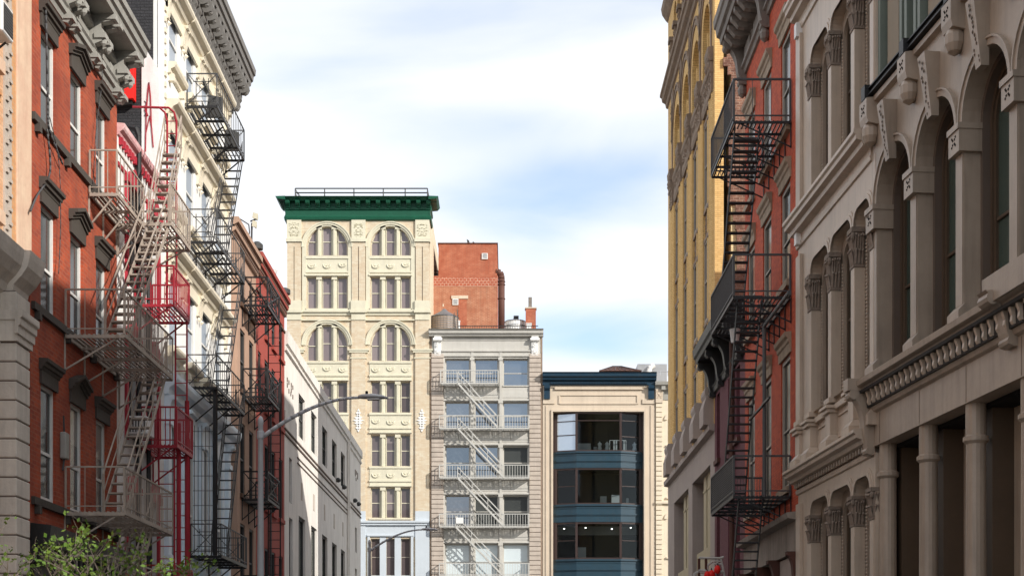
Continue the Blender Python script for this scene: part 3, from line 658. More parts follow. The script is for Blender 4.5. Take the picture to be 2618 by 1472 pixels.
[MB().box(a_ - .08, c_ + .08, 0, .09, z0 - .14, z0).build('sill', M['brown_trim'], b) for a_, c_, z0, z1 in ops]
MB().box(48.72, 49.1, 0, .22, 0, 16.7).build('edge_pier', M['tan_pink'], b)
parapet(b, 48.7, 53.5, 17.5, M['tan_pink'], M['brown_trim'])
b = thing('rose_red_house', 'rose red painted brick building between the tan building and the long off white one', 'building', FL, 53.5)
cols = [(53.95, 54.65), (55.4, 56.35), (57.05, 57.95), (58.85, 59.85)]; rows = [(15.05, 16.55), (12.15, 14.15), (8.35, 10.85), (4.6, 6.8)]
ops = [(a_, c_, z0, z1) for a_, c_ in cols for z0, z1 in rows][1:]
wb = MB(); wall(wb, 53.5, 60.3, 0, 17.0, ops, depth=.2); wb.box(53.5, 60.3, -12, -.27, 0, 17.3); wb.build('wall', M['rose_red'], b)
for o in ops: window(b, *o[:4], -.10, M['dark_frame'], G['black'])
[MB().box(a_ - .08, c_ + .08, 0, .10, z0 - .16, z0).build('sill', M['rose_red'], b) for a_, c_, z0, z1 in ops]
parapet(b, 53.5, 60.35, 17.75, M['rose_red'], M['brown_trim'])
dp = MB().tube((56.0, .13, 12.1), (56.0, .13, 3), .05, 6); dp.build('drainpipe', M['grey_iron'], b)
# floodlights on the roof edge
fl = thing('floodlight', 'pair of beige floodlights on a crooked pole above the tan roof edge', 'floodlight', FL, 50.0, 0, 17.4)
def LP(x, y, d=.1): return (FL.s(x, d), d, FL.z(x, y, d))
x0 = Vector(LP(643, 605)); P = lambda x, y: (x0.x, (x - VX) * x0.x / FPX + 9.5, H + (VY - y) * x0.x / FPX)
MB().path([P(643, 630), P(644, 570)], .035).path([P(640, 566), P(656, 560)], .03).path([P(614, 560), P(636, 574), P(638, 594), P(632, 618), P(612, 632)], .022).build('pole', M['grey_iron'], fl)
def lampbox(a, c):
    (s1, d1, z1) = P(*a); (s2, d2, z2) = P(*c); return MB().add([(s1 - .1, d1, z1), (s1 - .1, d2, z1 - .05), (s1 - .1, d2 - .03, z2 - .05), (s1 - .1, d1 - .03, z2), (s1 + .25, d1 + .05, z1 - .05), (s1 + .25, d2 - .05, z1 - .1), (s1 + .25, d2 - .08, z2), (s1 + .25, d1 + .02, z2 + .05)], [(0, 1, 2, 3), (4, 5, 6, 7), (0, 1, 5, 4), (1, 2, 6, 5), (2, 3, 7, 6), (3, 0, 4, 7)])
lampbox((648, 545), (661, 559)).build('lamp_head', M['cream_trim'], fl); lampbox((647, 565), (658, 580)).build('lamp_head', M['cream_trim'], fl)
rv = thing('roof_vent', 'small dark vent above the tan roof edge', 'vent', FL, 51.5, 0, 17.5)
s_ = FL.s(654, .1); MB().lathe([(.09, 17.4), (.09, 17.62), (.22, 17.64), (.22, 17.82), (.1, 17.92)], s_, .15, 10).build('cap', M['dark_frame'], rv)
rv = thing('roof_dish', 'small pale dish antenna above the red roof edge', 'antenna', FL, 55, 0, 17.7)
s_ = FL.s(690, -.1); MB().tube((s_, -.1, 17.6), (s_, -.1, 17.95), .025).build('stem', M['galv'], rv); MB().lathe([(.02, 17.9), (.16, 17.97), (.22, 18.1)], s_, 0, 12).build('dish', M['white_box'], rv)
rv = thing('roof_vent', 'small dark vent at the far end of the red roof edge', 'vent', FL, 59.3, 0, 17.7)
s_ = FL.s(728, .1); MB().lathe([(.1, 17.6), (.1, 17.82), (.24, 17.84), (.24, 18.02), (.1, 18.1)], s_, .1, 10).build('cap', M['dark_frame'], rv)

# --- long off-white building
b = thing('white_building', 'long off white rendered building with deep window reveals ending at the cross street', 'building', FL, 60.3)
ops = [(64.4 + k * 4.06, 66.45 + k * 4.06, 12.7, 14.65) for k in range(5)] + [(64.4 + k * 4.06, 66.5 + k * 4.06, 3.5, 9.1) for k in range(5)]
ops2 = [(61.6, 62.4, 9.35, 11.3), (61.6, 62.6, 3.2, 8.7), (88.1, 89.1, 9.6, 11.15), (88.1, 89.1, 4.5, 8.6)]
wb = MB(); wall(wb, 60.3, 91.4, 0, 16.0, ops + ops2, depth=.20); wb.box(60.3, 91.4, -14, -.27, 0, 16.0); wb.build('wall', M['white_stone'], b)
for o in ops: window(b, *o[:4], -.17, M['dark_frame'], G['greenish'], fw=.1, rail=(.5,), mull=(.5,))
for o in ops2: window(b, *o[:4], -.17, M['dark_frame'], G['greenish'], rail=(.5,))
pr = MB().prism([(-.4, 15.6), (0, 15.6), (.08, 15.64), (.08, 15.72), (.03, 15.74), (.03, 15.85), (.12, 15.9), (.12, 16.35), (-.4, 16.35)], 63.8, 84.2)
pr.prism([(-.4, 15.6), (0, 15.6), (.10, 15.64), (.10, 15.74), (.05, 15.76), (.05, 15.85), (.14, 15.9), (.16, 16.45), (-.4, 16.45)], 60.3, 63.8)
pr.prism([(-.4, 15.5), (0, 15.5), (.08, 15.56), (.08, 15.66), (.03, 15.7), (.03, 15.85), (.12, 15.9), (.12, 16.35), (-.4, 16.35)], 84.6, 91.45)
pr.box(84.2, 84.6, -.4, .10, 0, 16.4); pr.box(60.3, 63.6, -.1, .04, 12.3, 13.1)
pr.build('parapet', M['white_stone'], b)
ln = MB()
for zz in (12.28, 12.05): ln.box(60.3, 91.42, 0, .05, zz, zz + .07)
for zz in (11.62, 11.38): ln.box(63.9, 83.9, 0, .035, zz, zz + .05)
ln.build('string_course', M['groove'], b)
MB().tube((83.6, .07, 3), (83.6, .07, 15.6), .06, 8).build('downpipe', M['white_stone'], b)
vt = MB()
for o in ops[5:]: vt.box(o[0] + .7, o[0] + 1.15, 0, .012, 9.9, 10.7)
vt.build('vent', M['pink_ashlar'], b)
# faint worn relief marks near the left end of the white front
lt = MB(); rr = random.Random(4)
for x, y in ((734, 970), (738, 977), (734, 984), (744, 984), (748, 990), (744, 997), (738, 999), (743, 1006), (748, 1014)):
    s_ = FL.s(x, 0); z_ = FL.z(x, y, 0); lt.box(s_ - .07, s_ + .07, 0, .025, z_ - .09, z_ + .09)
for x, y in ((908, 1204), (911, 1208), (908, 1212), (914, 1212), (914, 1220), (910, 1224)):
    s_ = FL.s(x, 0); z_ = FL.z(x, y, 0); lt.box(s_ - .12, s_ + .12, 0, .025, z_ - .10, z_ + .10)
lt.build('relief_mark', M['groove'], b)
for i, (x, y, lab) in enumerate(((884, 1110 + 135, 'under the last window'), (869, 1227, 'under the fourth window'), (912, 1279, 'higher one at the far corner'), (921, 1288, 'lower one at the far corner'))):
    s_ = FL.s(x, .2); z_ = FL.z(x, y, .2)
    p = thing('ledge_bird', 'dark lump on the off white building ledge, ' + lab, 'ornament', FL, s_, .06, z_)
    MB().lathe([(.03, z_ - .12), (.15, z_ - .06), (.17, z_ + .04), (.06, z_ + .14)], s_, .1, 7).build('body', M['dark_frame'], p)

# ------------------------------------------------------------------ THE ROW THAT CLOSES THE VIEW
K = 110 / FPX
X = lambda x: (x - VX) * K
Z = lambda y: H + (VY - y) * K
def scaled(dist):
    k = dist / FPX; return (lambda x: (x - VX) * k), (lambda y: H + (VY - y) * k)
def fbox(mb, x0, x1, y0, y1, d0, d1): return mb.box(X(x0), X(x1), d0, d1, Z(y1), Z(y0))

# --- tall cream building with the green cornice
b = thing('green_corniced_building', 'tall cream brick building with arched triple windows under a bottle green cornice', 'building', FF, X(734))
bays = [(786, 808, 824, 847, 863, 887), (949, 971, 987, 1009, 1025, 1048)]
def tri(y0, y1, arch):
    out_ = []
    for bx in bays:
        c = (bx[0] + bx[5]) / 2; hw_ = (bx[5] - bx[0]) / 2 + 1
        out_.append((X(c - hw_), X(c + hw_), Z(y1), Z(y0), hw_ * K if arch else 0, 2))
    return out_
levels = [(579, 653, True), (708, 788, False), (830, 922, True), (975, 1054, False), (1111, 1191, False), (1246, 1323, False), (1376, 1470, False), (1540, 1640, False)]
ops = [o for l in levels for o in tri(*l)]
wb = MB(); wall(wb, X(771), X(1062), 0, Z(560), ops, depth=.32); wb.box(X(734), X(1098), -18, -.40, 0, Z(520)); wb.build('wall', M['mottled'], b)
pil = MB()
for a_, c_ in ((734, 771), (899, 935), (1062, 1098)):
    m_ = (a_ + c_) / 2
    for q0, q1 in ((a_ + 1, m_ - 1), (m_ + 1, c_ - 1)): fbox(pil, q0, q1, 622, 772, -.3, .16)
    fbox(pil, a_ + 1, c_ - 1, 622, 632, -.3, .165); fbox(pil, a_ + 2, c_ - 2, 620, 772, -.3, .10); fbox(pil, a_, c_, 818, 1306, -.3, .14)
pil.build('pilaster', M['mottled'], b)
gr = MB()
for a_, c_ in ((734, 771), (899, 935), (1062, 1098)): fbox(gr, (a_ + c_) / 2 - 1, (a_ + c_) / 2 + 1, 620, 770, 0, .115)
gr.build('pilaster_groove', M['groove'], b)
tr = MB()
for a_, c_ in ((734, 771), (899, 935), (1062, 1098)):
    fbox(tr, a_, c_, 563, 612, -.3, .14); fbox(tr, a_ - 2, c_ + 2, 612, 620, -.3, .26); fbox(tr, a_ - 1, c_ + 1, 770, 794, -.3, .26); fbox(tr, a_ - 3, c_ + 3, 794, 801, -.3, .34)
    fbox(tr, a_, c_, 801, 819, -.3, .2); fbox(tr, a_ - 9, c_ + 9, 893, 897, -.3, .24); fbox(tr, a_ - 6, c_ + 6, 897, 902, -.3, .19); fbox(tr, a_ - 3, c_ + 3, 914, 917, -.3, .18)
fbox(tr, 771, 1062, 793, 799, -.3, .22); fbox(tr, 771, 1062, 799, 806, 0, .10); fbox(tr, 771, 1062, 817, 820, 0, .16)
for bx in bays:
    a_, c_ = bx[0] - 5, bx[5] + 5
    for (y0, y1) in ((655, 662), (694, 698), (924, 929), (958, 962), (1057, 1061), (1092, 1096), (1193, 1197), (1227, 1231)): fbox(tr, a_, c_, y0, y1, -.3, .12)
    for (y0, y1) in ((655, 707), (924, 972), (1057, 1107), (1193, 1243)): fbox(tr, a_ + 1, c_ - 1, y0, y1, -.3, .05)
    fbox(tr, a_ - 1, c_ + 1, 702, 706, -.3, .17)
    for y_ in (970, 1104, 1240): fbox(tr, a_, c_, y_, y_ + 3, -.3, .14)
    for y_ in (789, 1055, 1192, 1324): fbox(tr, a_, c_, y_, y_ + 3, -.3, .10)
    for mx_ in ((bx[1] + bx[2]) / 2, (bx[3] + bx[4]) / 2):
        for y0, y1, _ in levels[:6]:
            fbox(tr, mx_ - 6, mx_ + 6, y0 + 1, y1, -.28, -.06); fbox(tr, mx_ - 2.5, mx_ + 2.5, y0 + 1, y1, -.28, .02); fbox(tr, mx_ - 7, mx_ + 7, y0 - 1, y0 + 7, -.28, .06)
    # arch mouldings
    for (yt, ys, ring) in ((572, 617, 13), (822, 883, 16)):
        c = (bx[0] + bx[5]) / 2; r1 = (bx[5] - bx[0]) / 2 + 3
        for k in range(20):
            t0, t1 = math.pi * k / 20, math.pi * (k + 1) / 20
            for ra, rb, dd in ((r1, r1 + 4, .06), (r1 + 4, r1 + 9, .12), (r1 + 9, r1 + 12, .17)):
                pts = [(c + ra * math.cos(t0), ra * math.sin(t0)), (c + rb * math.cos(t0), rb * math.sin(t0)), (c + rb * math.cos(t1), rb * math.sin(t1)), (c + ra * math.cos(t1), ra * math.sin(t1))]
                tr.prism_d([(X(px_), Z(yt + 7 + r1) + py_ * K) for px_, py_ in pts], -.05, dd)
        if yt < 600:
            for sg in (-1, 1):
                e = c + sg * (r1 + 5); fbox(tr, e - 5, e + 5, yt + 7 + r1, 793, -.05, .10)
tr.build('terracotta_trim', M['cream_trim'], b)
sd = 0
for a_, c_ in ((734, 771), (899, 935), (1062, 1098)): sd += 1; orn = MB(); [ornament(orn, X((a_ + c_) / 2), Z(575 + 9 * k_), .80, .30, .14, 50 + sd * 4 + k_, 9) for k_ in range(4)]; orn.build('carved_panel', M['cream_trim'], b)
for bx in bays:
    for q in (0, 2, 4):
        for y_ in (678, 943, 1077, 1212): sd += 1; swag(MB(), X((bx[q] + bx[q + 1]) / 2), Z(y_ + (2 if sd % 3 else -1)), .60, .40, .05).build('carved_swag', M['cream_trim'], b)
for l, (y0, y1, ar) in enumerate(levels):
    for bx in bays:
        c = (bx[0] + bx[5]) / 2; R_ = (bx[5] - bx[0]) / 2 + 1
        for q in (0, 2, 4):
            a_, c_ = bx[q] - .5, bx[q + 1] + .5
            gm_ = G['mauve'] if l < 3 else G['lowmauve']
            if ar and q != 2:
                # side light of the arch: its top follows the curve
                pts = [(X(a_), Z(y1)), (X(c_), Z(y1))]
                for k in range(7):
                    xx = c_ + (a_ - c_) * k / 6; hh = math.sqrt(max(0, R_ ** 2 - (xx - c) ** 2)); pts.append((X(xx), Z(y0 + R_ - hh)))
                fr_ = MB(); ins = [(x_ + (.05 if x_ < X((a_ + c_) / 2) else -.05), z_ + (.06 if i_ < 2 else -.06)) for i_, (x_, z_) in enumerate(pts)]
                for (p, q_, p2, q2) in zip(pts, pts[1:] + pts[:1], ins, ins[1:] + ins[:1]):
                    fr_.quad((p[0], -.2, p[1]), (q_[0], -.2, q_[1]), (q2[0], -.2, q2[1]), (p2[0], -.2, p2[1])); fr_.quad((p2[0], -.2, p2[1]), (q2[0], -.2, q2[1]), (q2[0], -.3, q2[1]), (p2[0], -.3, p2[1]))
                ym = 617 if y0 < 600 else 883
                fr_.box(X(a_), X(c_), -.27, -.2, Z(ym + 1), Z(ym - 1))
                o = fr_.build('window', M['cream_trim'], b); MB().quad(*[(p[0], -.27, p[1]) for p in pts]).build('pane', gm_, o)
            else:
                window(b, X(a_), X(c_), Z(y1), Z(y0 + (1 if ar else 0)), -.27, M['cream_trim'] if l < 6 else M['beige_frame'], gm_, fw=.05, rail=(.5,))
cn = MB(); d_ = .85
cn.prism([(0, Z(565)), (.16, Z(563)), (.2, Z(557)), (.14, Z(555)), (.10, Z(550)), (.10, Z(540)), (.20, Z(537)), (.22, Z(531)), (.16, Z(529)), (.16, Z(517)), (.55, Z(519)), (.6, Z(517)), (.7, Z(515)), (.82, Z(512)), (.9, Z(511)), (0, Z(510))], X(732), X(1100))
for sg, x_ in ((-1, 733), (1, 1097)):
    q = [(0, 565), (.16, 563), (.2, 557), (.1, 550), (.10, 540), (.2, 537), (.2, 530), (.16, 529), (.16, 519), (.55, 518), (.62, 516), (.72, 512), (.75, 511), (0, 510)]
    cn.prism_d([(X(x_) + sg * a_, Z(y_)) for a_, y_ in q], -2, .12)
    cn.prism_d([(X(x_), Z(519)), (X(x_) + sg * .6, Z(517)), (X(x_) + sg * .75, Z(511)), (X(x_), Z(510.2))], .12, .88)
cn.build('cornice', M['green'], b)
md = MB().prism([(0, -.46), (.14, -.44), (.2, -.34), (.34, -.3), (.48, -.2), (.54, -.06), (.54, 0), (0, 0)], -.15, .15).tube((-.17, .42, -.1), (.17, .42, -.1), .09, 8)
mdm = md.build('modillion', M['green'], at=(0, 0, 0), mesh_only=True)
for k in range(15): put(b, mdm, 'modillion', X(729) + .25 + k * .776, .15, Z(519))
for cx_ in (917, 1079):
    wr = MB()
    for k, (yy, ww) in enumerate(((1050, 3), (1056, 7), (1062, 5), (1068, 11), (1075, 14), (1082, 11), (1088, 6), (1094, 8), (1100, 3))):
        wr.prism_d([(X(cx_ - ww), Z(yy)), (X(cx_), Z(yy + 5)), (X(cx_ + ww), Z(yy)), (X(cx_), Z(yy - 5))], .14, .2)
    wr.build('wall_relief', M['white_relief'], b)
pb = MB(); fbox(pb, 734, 771, 1306, 1790, -.3, .15); fbox(pb, 899, 935, 1306, 1790, -.3, .15); fbox(pb, 1062, 1098, 1306, 1790, -.3, .15)
fbox(pb, 734, 1098, 1331, 1336, -.3, .34); fbox(pb, 734, 1098, 1336, 1342, -.3, .24); fbox(pb, 771, 1062, 1342, 1372, -.1, .08)
for bx in bays:
    fbox(pb, bx[0] - 10, bx[5] + 10, 1366, 1370, -.1, .16)
    for x_ in (bx[0] - 9, bx[5] + 3): fbox(pb, x_, x_ + 6, 1370, 1500, -.1, .12)
    for mx_ in ((bx[1] + bx[2]) / 2, (bx[3] + bx[4]) / 2): fbox(pb, mx_ - 8, mx_ + 8, 1372, 1480, -.28, .02)
    fbox(pb, bx[0] - 3, bx[5] + 3, 1470, 1500, -.28, .04)
pb.build('painted_base', M['pale_blue'], b)
rl = thing('roof_railing', 'thin black pipe railing on top of the green cornice', 'railing', FF, X(755), 0, Z(501))
X, Z = scaled(110.4)
m_ = MB(); xs = [755, 830, 905, 980, 1036, 1093]
for x_ in xs: m_.tube((X(x_), -.4, Z(505)), (X(x_), -.4, Z(482)), .05)
for y_ in (482, 493): m_.tube((X(755), -.4, Z(y_)), (X(1093), -.4, Z(y_)), .048); m_.tube((X(755), -.4, Z(y_)), (X(755), -6, Z(y_)), .03); m_.tube((X(1093), -.4, Z(y_)), (X(1093), -6, Z(y_)), .03)
for q in (-3, -6): m_.tube((X(755), q, Z(505)), (X(755), q, Z(482)), .035); m_.tube((X(1093), q, Z(505)), (X(1093), q, Z(482)), .035)
m_.tube((X(755), -.4, Z(485)), (X(773), -1.2, Z(505)), .03); m_.build('rails', M['black_iron'], rl)
X, Z = scaled(110)

# --- greige loft building with white fire escape
b = thing('loft_building', 'grey beige loft building with pink ashlar piers and big sash windows', 'building', FF, X(1100))
wc = [(1138, 1201), (1213, 1274), (1286, 1351)]; wr_ = [(916, 985), (1026, 1098), (1139, 1223), (1265, 1347), (1389, 1480), (1530, 1650)]
ops = [(X(a_), X(c_), Z(y1), Z(y0)) for a_, c_ in wc for y0, y1 in wr_]
wb = MB(); wall(wb, X(1133), X(1354), 0, Z(847), ops, depth=.45); wb.build('wall', M['greige'], b)
MB().box(X(1100), X(1386), -16, -.52, 0, Z(852)).build('side_wall', M['pink_ashlar'], b)
for a_, c_ in ((1103, 1134), (1353, 1382)):
    y_ = 905.0; pp = MB()
    while y_ < 1790: fbox(pp, a_, c_, y_, y_ + 10.6, -.52, .14); y_ += 12.0
    pp.build('pier', M['pink_ashlar'], b, bevel=.02)
jj = MB(); fbox(jj, 1104, 1133, 905, 1790, -.52, .10); fbox(jj, 1354, 1381, 905, 1790, -.52, .10); jj.build('pier_joint', M['groove'], b)
ed = MB(); fbox(ed, 1099, 1104, 860, 1790, -.52, .05); fbox(ed, 1382, 1387, 860, 1790, -.52, .05); ed.build('edge_strip', M['brown_stone'], b)
for i, (a_, c_) in enumerate(wc):
    for j, (y0, y1) in enumerate(wr_):
        window(b, X(a_), X(c_), Z(y1), Z(y0), -.4, M['greige'], G['blind'] if j >= 4 else (G['plain'] if (i, j) in ((2, 2), (2, 3), (1, 3)) else G['bluegrey']), fw=.08, rail=(.5,) if j != 0 else (.48,))
tt = MB()
for a_, c_ in wc: 
    for j, (y0, y1) in enumerate(wr_): fbox(tt, a_ - 1, c_ + 1, y1, y1 + 3, -.4, .08)
for y0, y1 in wr_[1:]: fbox(tt, 1133, 1354, y0 - 6, y0 - 2, 0, .09); fbox(tt, 1135, 1352, y0 - 24, y0 - 10, 0, .03)
for x_ in (1207, 1280):
    fbox(tt, x_ - 3, x_ + 3, 900, 1790, -.1, .10)
    for y0, y1 in wr_: fbox(tt, x_ - 6, x_ + 6, y0 - 2, y0 + 5, -.1, .14)
tt.build('trim', M['greige'], b)
cn = MB().prism([(0, Z(862)), (.35, Z(861)), (.38, Z(857)), (.52, Z(855)), (.55, Z(848)), (.7, Z(845)), (0, Z(843))], X(1097), X(1389))
cn.prism([(0, Z(913)), (.12, Z(911)), (.12, Z(908)), (.06, Z(907)), (.06, Z(901)), (.16, Z(899)), (.16, Z(896)), (0, Z(895))], X(1130), X(1357)); fbox(cn, 1100, 1386, 860, 912, -.5, .03)
fbox(cn, 1133, 1354, 866, 870, 0, .09)
cn.build('cornice', M['greige'], b)
for x_ in (1111, 1359):
    cc = MB(); console(cc, X(x_), X(x_ + 17), Z(910), Z(862), .42); cc.tube((X(x_ - 3), .3, Z(870)), (X(x_ + 20), .3, Z(870)), .14, 10); ornament(cc, X(x_ + 8.5), Z(885), .3, .6, .3, 3, 6); ornament(cc, X(x_ + 8.5), Z(903), .35, .3, .15, 4, 6)
    cc.build('console', M['white_relief'], b)

# roof things behind the loft building
FB = Frame((0, 116), (1, 0)); KB = 116 / FPX
XB = lambda x: (x - VX) * KB
ZB = lambda y: H + (VY - y) * KB
bb_ = thing('brick_bulkhead', 'windowless orange red brick tower block rising behind the loft building', 'building', FB, XB(1098))
m_ = MB(); m_.box(XB(1090), XB(1271), -10, 0, 0, ZB(705)); m_.box(XB(1121), XB(1271), -10, 0, ZB(705), ZB(623)); m_.build('wall', M['rooftop_brick'], bb_)
MB().box(XB(1090), XB(1270.6), -.01, .012, 0, ZB(732)).build('lower_wall', M['rooftop_brick3'], bb_)
MB().box(XB(1090), XB(1270.5), -.01, .03, ZB(732), ZB(709)).build('patterned_band', M['rooftop_brick2'], bb_)
MB().box(XB(1119), XB(1273), -10, .08, ZB(623), ZB(621)).build('coping', M['rust'], bb_)
MB().box(XB(1154), XB(1197), 0, .1, ZB(764), ZB(756)).build('lintel', M['sand'], bb_)
MB().box(XB(1172), XB(1193), 0, .05, ZB(832), ZB(765)).build('brick_infill', M['rooftop_brick'], bb_)
for (x0_, x1_, y0_, y1_) in ((1232, 1247, 648, 663), (1157, 1172, 764, 780)):
    v_ = MB(); v_.box(XB(x0_), XB(x1_), 0, .10, ZB(y1_), ZB(y0_))
    o = v_.build('vent', M['white_box'], bb_); g_ = MB()
    for k in range(6): g_.box(XB(x0_ + 2), XB(x1_ - 2), .10, .112, ZB(y1_ - 2.2 - k * 2.1), ZB(y1_ - 3.2 - k * 2.1))
    g_.build('louvre', M['roof_metal'], o)
dc = thing('roof_duct', 'rusty brown exhaust duct rising along the side of the brick tower block', 'duct', FB, XB(1282), 0, ZB(846))
xc = XB(1282); r_ = .27
m_ = MB().lathe([(r_, ZB(846)), (r_, ZB(712))], xc, -.2, 14).path([(xc, -.2, ZB(712)), (xc - .02, -.2, ZB(703)), (xc - .12, -.2, ZB(696)), (xc - .35, -.2, ZB(693)), (XB(1268), -.2, ZB(693))], r_, 12)
m_.build('pipe', M['rust'], dc, smooth=True)
rg = MB()
for y_ in (719, 727, 763): rg.lathe([(r_ + .05, ZB(y_)), (r_ + .05, ZB(y_ - 1.6))], xc, -.2, 14)
rg.build('flange', M['rust'], dc)
an = thing('satellite_dish', 'dark satellite dish on the roof edge of the brick tower block', 'antenna', FB, XB(1197), -.4, ZB(623))
m_ = MB(); cx_ = XB(1197)
for k in range(8):
    t0, t1 = k / 8, (k + 1) / 8; f_ = lambda t: (cx_ - .12 + .24 * t ** 2 * 1.0 + .1 * math.sin(t * 3), ZB(609) - t * .42)
m_.prism_d([(XB(1193), ZB(609)), (XB(1199), ZB(613)), (XB(1201), ZB(621)), (XB(1196), ZB(621))], -.7, -.2); m_.tube((cx_, -.4, ZB(621)), (cx_, -.4, ZB(624)), .05); m_.build('dish', M['dark_frame'], an)
MB().path([(XB(1206), -.4, ZB(622)), (XB(1211), -.4, ZB(619)), (XB(1212), -.4, ZB(616)), (XB(1208), -.4, ZB(615))], .04).build('feed_arm', M['dark_frame'], an)
X, Z = scaled(113); K = 113 / FPX
def tank(name, label, x0_, x1_, ytop, yeave, ybot, m1, m2, hoops):
    o = thing(name, label, 'water tank', FF, X((x0_ + x1_) / 2), -3, Z(ybot)); r_ = (x1_ - x0_) / 2 * K; c = X((x0_ + x1_) / 2)
    m_ = MB(); n_ = 28
    for k in range(n_):
        a0, a1 = 2 * math.pi * k / n_, 2 * math.pi * (k + .9) / n_
        m_.prism_z([(c + r_ * math.cos(a0), -3 + r_ * math.sin(a0)), (c + r_ * math.cos(a1), -3 + r_ * math.sin(a1)), (c + (r_ - .06) * math.cos(a1), -3 + (r_ - .06) * math.sin(a1)), (c + (r_ - .06) * math.cos(a0), -3 + (r_ - .06) * math.sin(a0))], Z(ybot), Z(yeave))
    m_.lathe([(r_ - .05, Z(ybot)), (r_ - .05, Z(yeave))], c, -3, 24); m_.build('barrel', m1, o)
    h_ = MB(); 
    for k in range(hoops): zz = Z(ybot) + (Z(yeave) - Z(ybot)) * (k + .5) / hoops; h_.lathe([(r_ + .02, zz), (r_ + .02, zz + .05)], c, -3, 24)
    h_.build('hoop', M['roof_metal'], o)
    MB().lathe([(r_ * 1.06, Z(yeave)), (r_ * .98, Z(yeave - 2)), (r_ * .30, Z(ytop + 7)), (.12, Z(ytop))], c, -3, 24).build('conical_roof', m2, o)
    return o
o = tank('water_tank', 'round wooden rooftop water tank with a cone roof left of the brick tower', 1100, 1172, 790, 813, 848, M['wood'], M['roof_metal'], 6)
OFF[o.name]; MB().tube((X(1133), -3, Z(783)), (X(1133), -3, Z(776)), .06, 6, .02).build('finial', M['cream_trim'], o)
MB().tube((X(1162), -2.2, Z(806)), (X(1166), -2, Z(846)), .035).tube((X(1170), -2.2, Z(798)), (X(1172), -2, Z(846)), .035).build('ladder', M['black_iron'], o)
o = tank('water_tank', 'low white rooftop tank with a grey domed roof beside the brick chimney', 1291, 1344, 812, 824, 848, M['white_box'], M['roof_metal'], 1)
MB().box(X(1313), X(1326), -3.3, -2.7, Z(814), Z(809)).build('hatch', M['dark_frame'], o)
X, Z = scaled(112)
ch = thing('chimney', 'square brick rooftop chimney with a tall grey flue', 'chimney', FF, X(1357), -2, Z(846))
MB().box(X(1344), X(1370), -2.6, -1.9, Z(846), Z(789)).build('stack', M['rooftop_brick'], ch); MB().box(X(1342), X(1372), -2.65, -1.85, Z(789), Z(786)).build('cap', M['sand'], ch)
MB().box(X(1351), X(1360), -2.4, -2.15, Z(786), Z(758)).build('flue', M['ornate_grey'], ch)
X, Z = scaled(111)
rl = thing('roof_railing', 'black baluster railing along the loft building roof', 'railing', FF, X(1175), -1, Z(846))
m_ = MB(); m_.bar((X(1172), -1, Z(833)), (X(1376), -1, Z(833)), .05)
x_ = 1172
while x_ < 1376: m_.bar((X(x_), -1, Z(850)), (X(x_), -1, Z(833)), .03); x_ += 6
m_.build('rails', M['black_iron'], rl)
X, Z = scaled(111.4)
pw = thing('roof_post', 'short white post on the loft roof beside the wooden tank', 'post', FF, X(1174), -1.4, Z(846)); MB().box(X(1172.5), X(1176), -1.5, -1.3, Z(850), Z(821)).box(X(1171.5), X(1177), -1.55, -1.25, Z(822), Z(820)).build('post', M['white_box'], pw)
pw = thing('roof_parapet_block', 'white block on the loft roof in front of the chimney', 'block', FF, X(1352), -1.4, Z(846)); MB().box(X(1346), X(1359), -1.7, -1.3, Z(850), Z(828)).box(X(1345), X(1360), -1.75, -1.25, Z(828), Z(826.5)).build('block', M['white_box'], pw)
fu = thing('roof_terrace_railing', 'small dark railing and bench left of the brick tower top', 'railing', FB, XB(1109), -1, ZB(705))
m_ = MB()
for x_ in (1100, 1110, 1119): m_.bar((XB(x_), -1, ZB(706)), (XB(x_), -1, ZB(683)), .05)
for y_ in (683, 692): m_.bar((XB(1098), -1, ZB(y_)), (XB(1120), -1, ZB(y_)), .05)
m_.build('rails', M['black_iron'], fu); MB().box(XB(1102), XB(1119), -1.5, -1.1, ZB(705), ZB(693)).build('bench', M['roof_metal'], fu)

X, Z = scaled(110); K = 110 / FPX
# --- sand coloured building with navy cornice and bow windows
b = thing('bow_window_building', 'sand coloured building with a navy cornice and a tall recess of dark bow windows', 'building', FF, X(1388))
wb = MB(); wall(wb, X(1388), X(1675), 0, Z(975), [(X(1414), X(1646), 0, Z(1052))], depth=.9); wb.box(X(1388), X(1675), -16, -3.5, 0, Z(975))
wb.box(X(1388), X(1414), -3.5, -.9, 0, Z(1052)); wb.box(X(1646), X(1675), -3.5, -.9, 0, Z(1052)); wb.box(X(1388), X(1675), -3.5, -.96, Z(1052), Z(975)); wb.build('wall', M['sand'], b)
tt = MB(); fbox(tt, 1388, 1675, 975, 990, 0, .08); fbox(tt, 1418, 1642, 990, 996, 0, .13); fbox(tt, 1388, 1418, 1020, 1032, 0, .09); fbox(tt, 1642, 1675, 1020, 1032, 0, .09)
fbox(tt, 1428, 1432, 1010, 1032, 0, .07); fbox(tt, 1628, 1632, 1010, 1032, 0, .07); fbox(tt, 1432, 1628, 1030, 1033, 0, .07); fbox(tt, 1432, 1628, 1008, 1011, 0, .07)
fbox(tt, 1409, 1651, 1047, 1052, 0, .11); fbox(tt, 1409, 1413.5, 1052, 1790, 0, .11); fbox(tt, 1646.5, 1651, 1052, 1790, 0, .11); fbox(tt, 1663, 1666, 1036, 1790, 0, .06); fbox(tt, 1395, 1398, 1036, 1790, 0, .06)
tt.build('wall_moulding', M['sand'], b)
cn = MB().prism([(0, Z(986)), (.2, Z(985)), (.22, Z(976)), (.42, Z(973)), (.46, Z(968)), (.6, Z(965)), (.62, Z(958)), (.72, Z(955)), (0, Z(953))], X(1387), X(1677))
for k in range(62): cn.box(X(1408 + k * 4.0), X(1410.2 + k * 4.0), 0, .30, Z(983), Z(978))
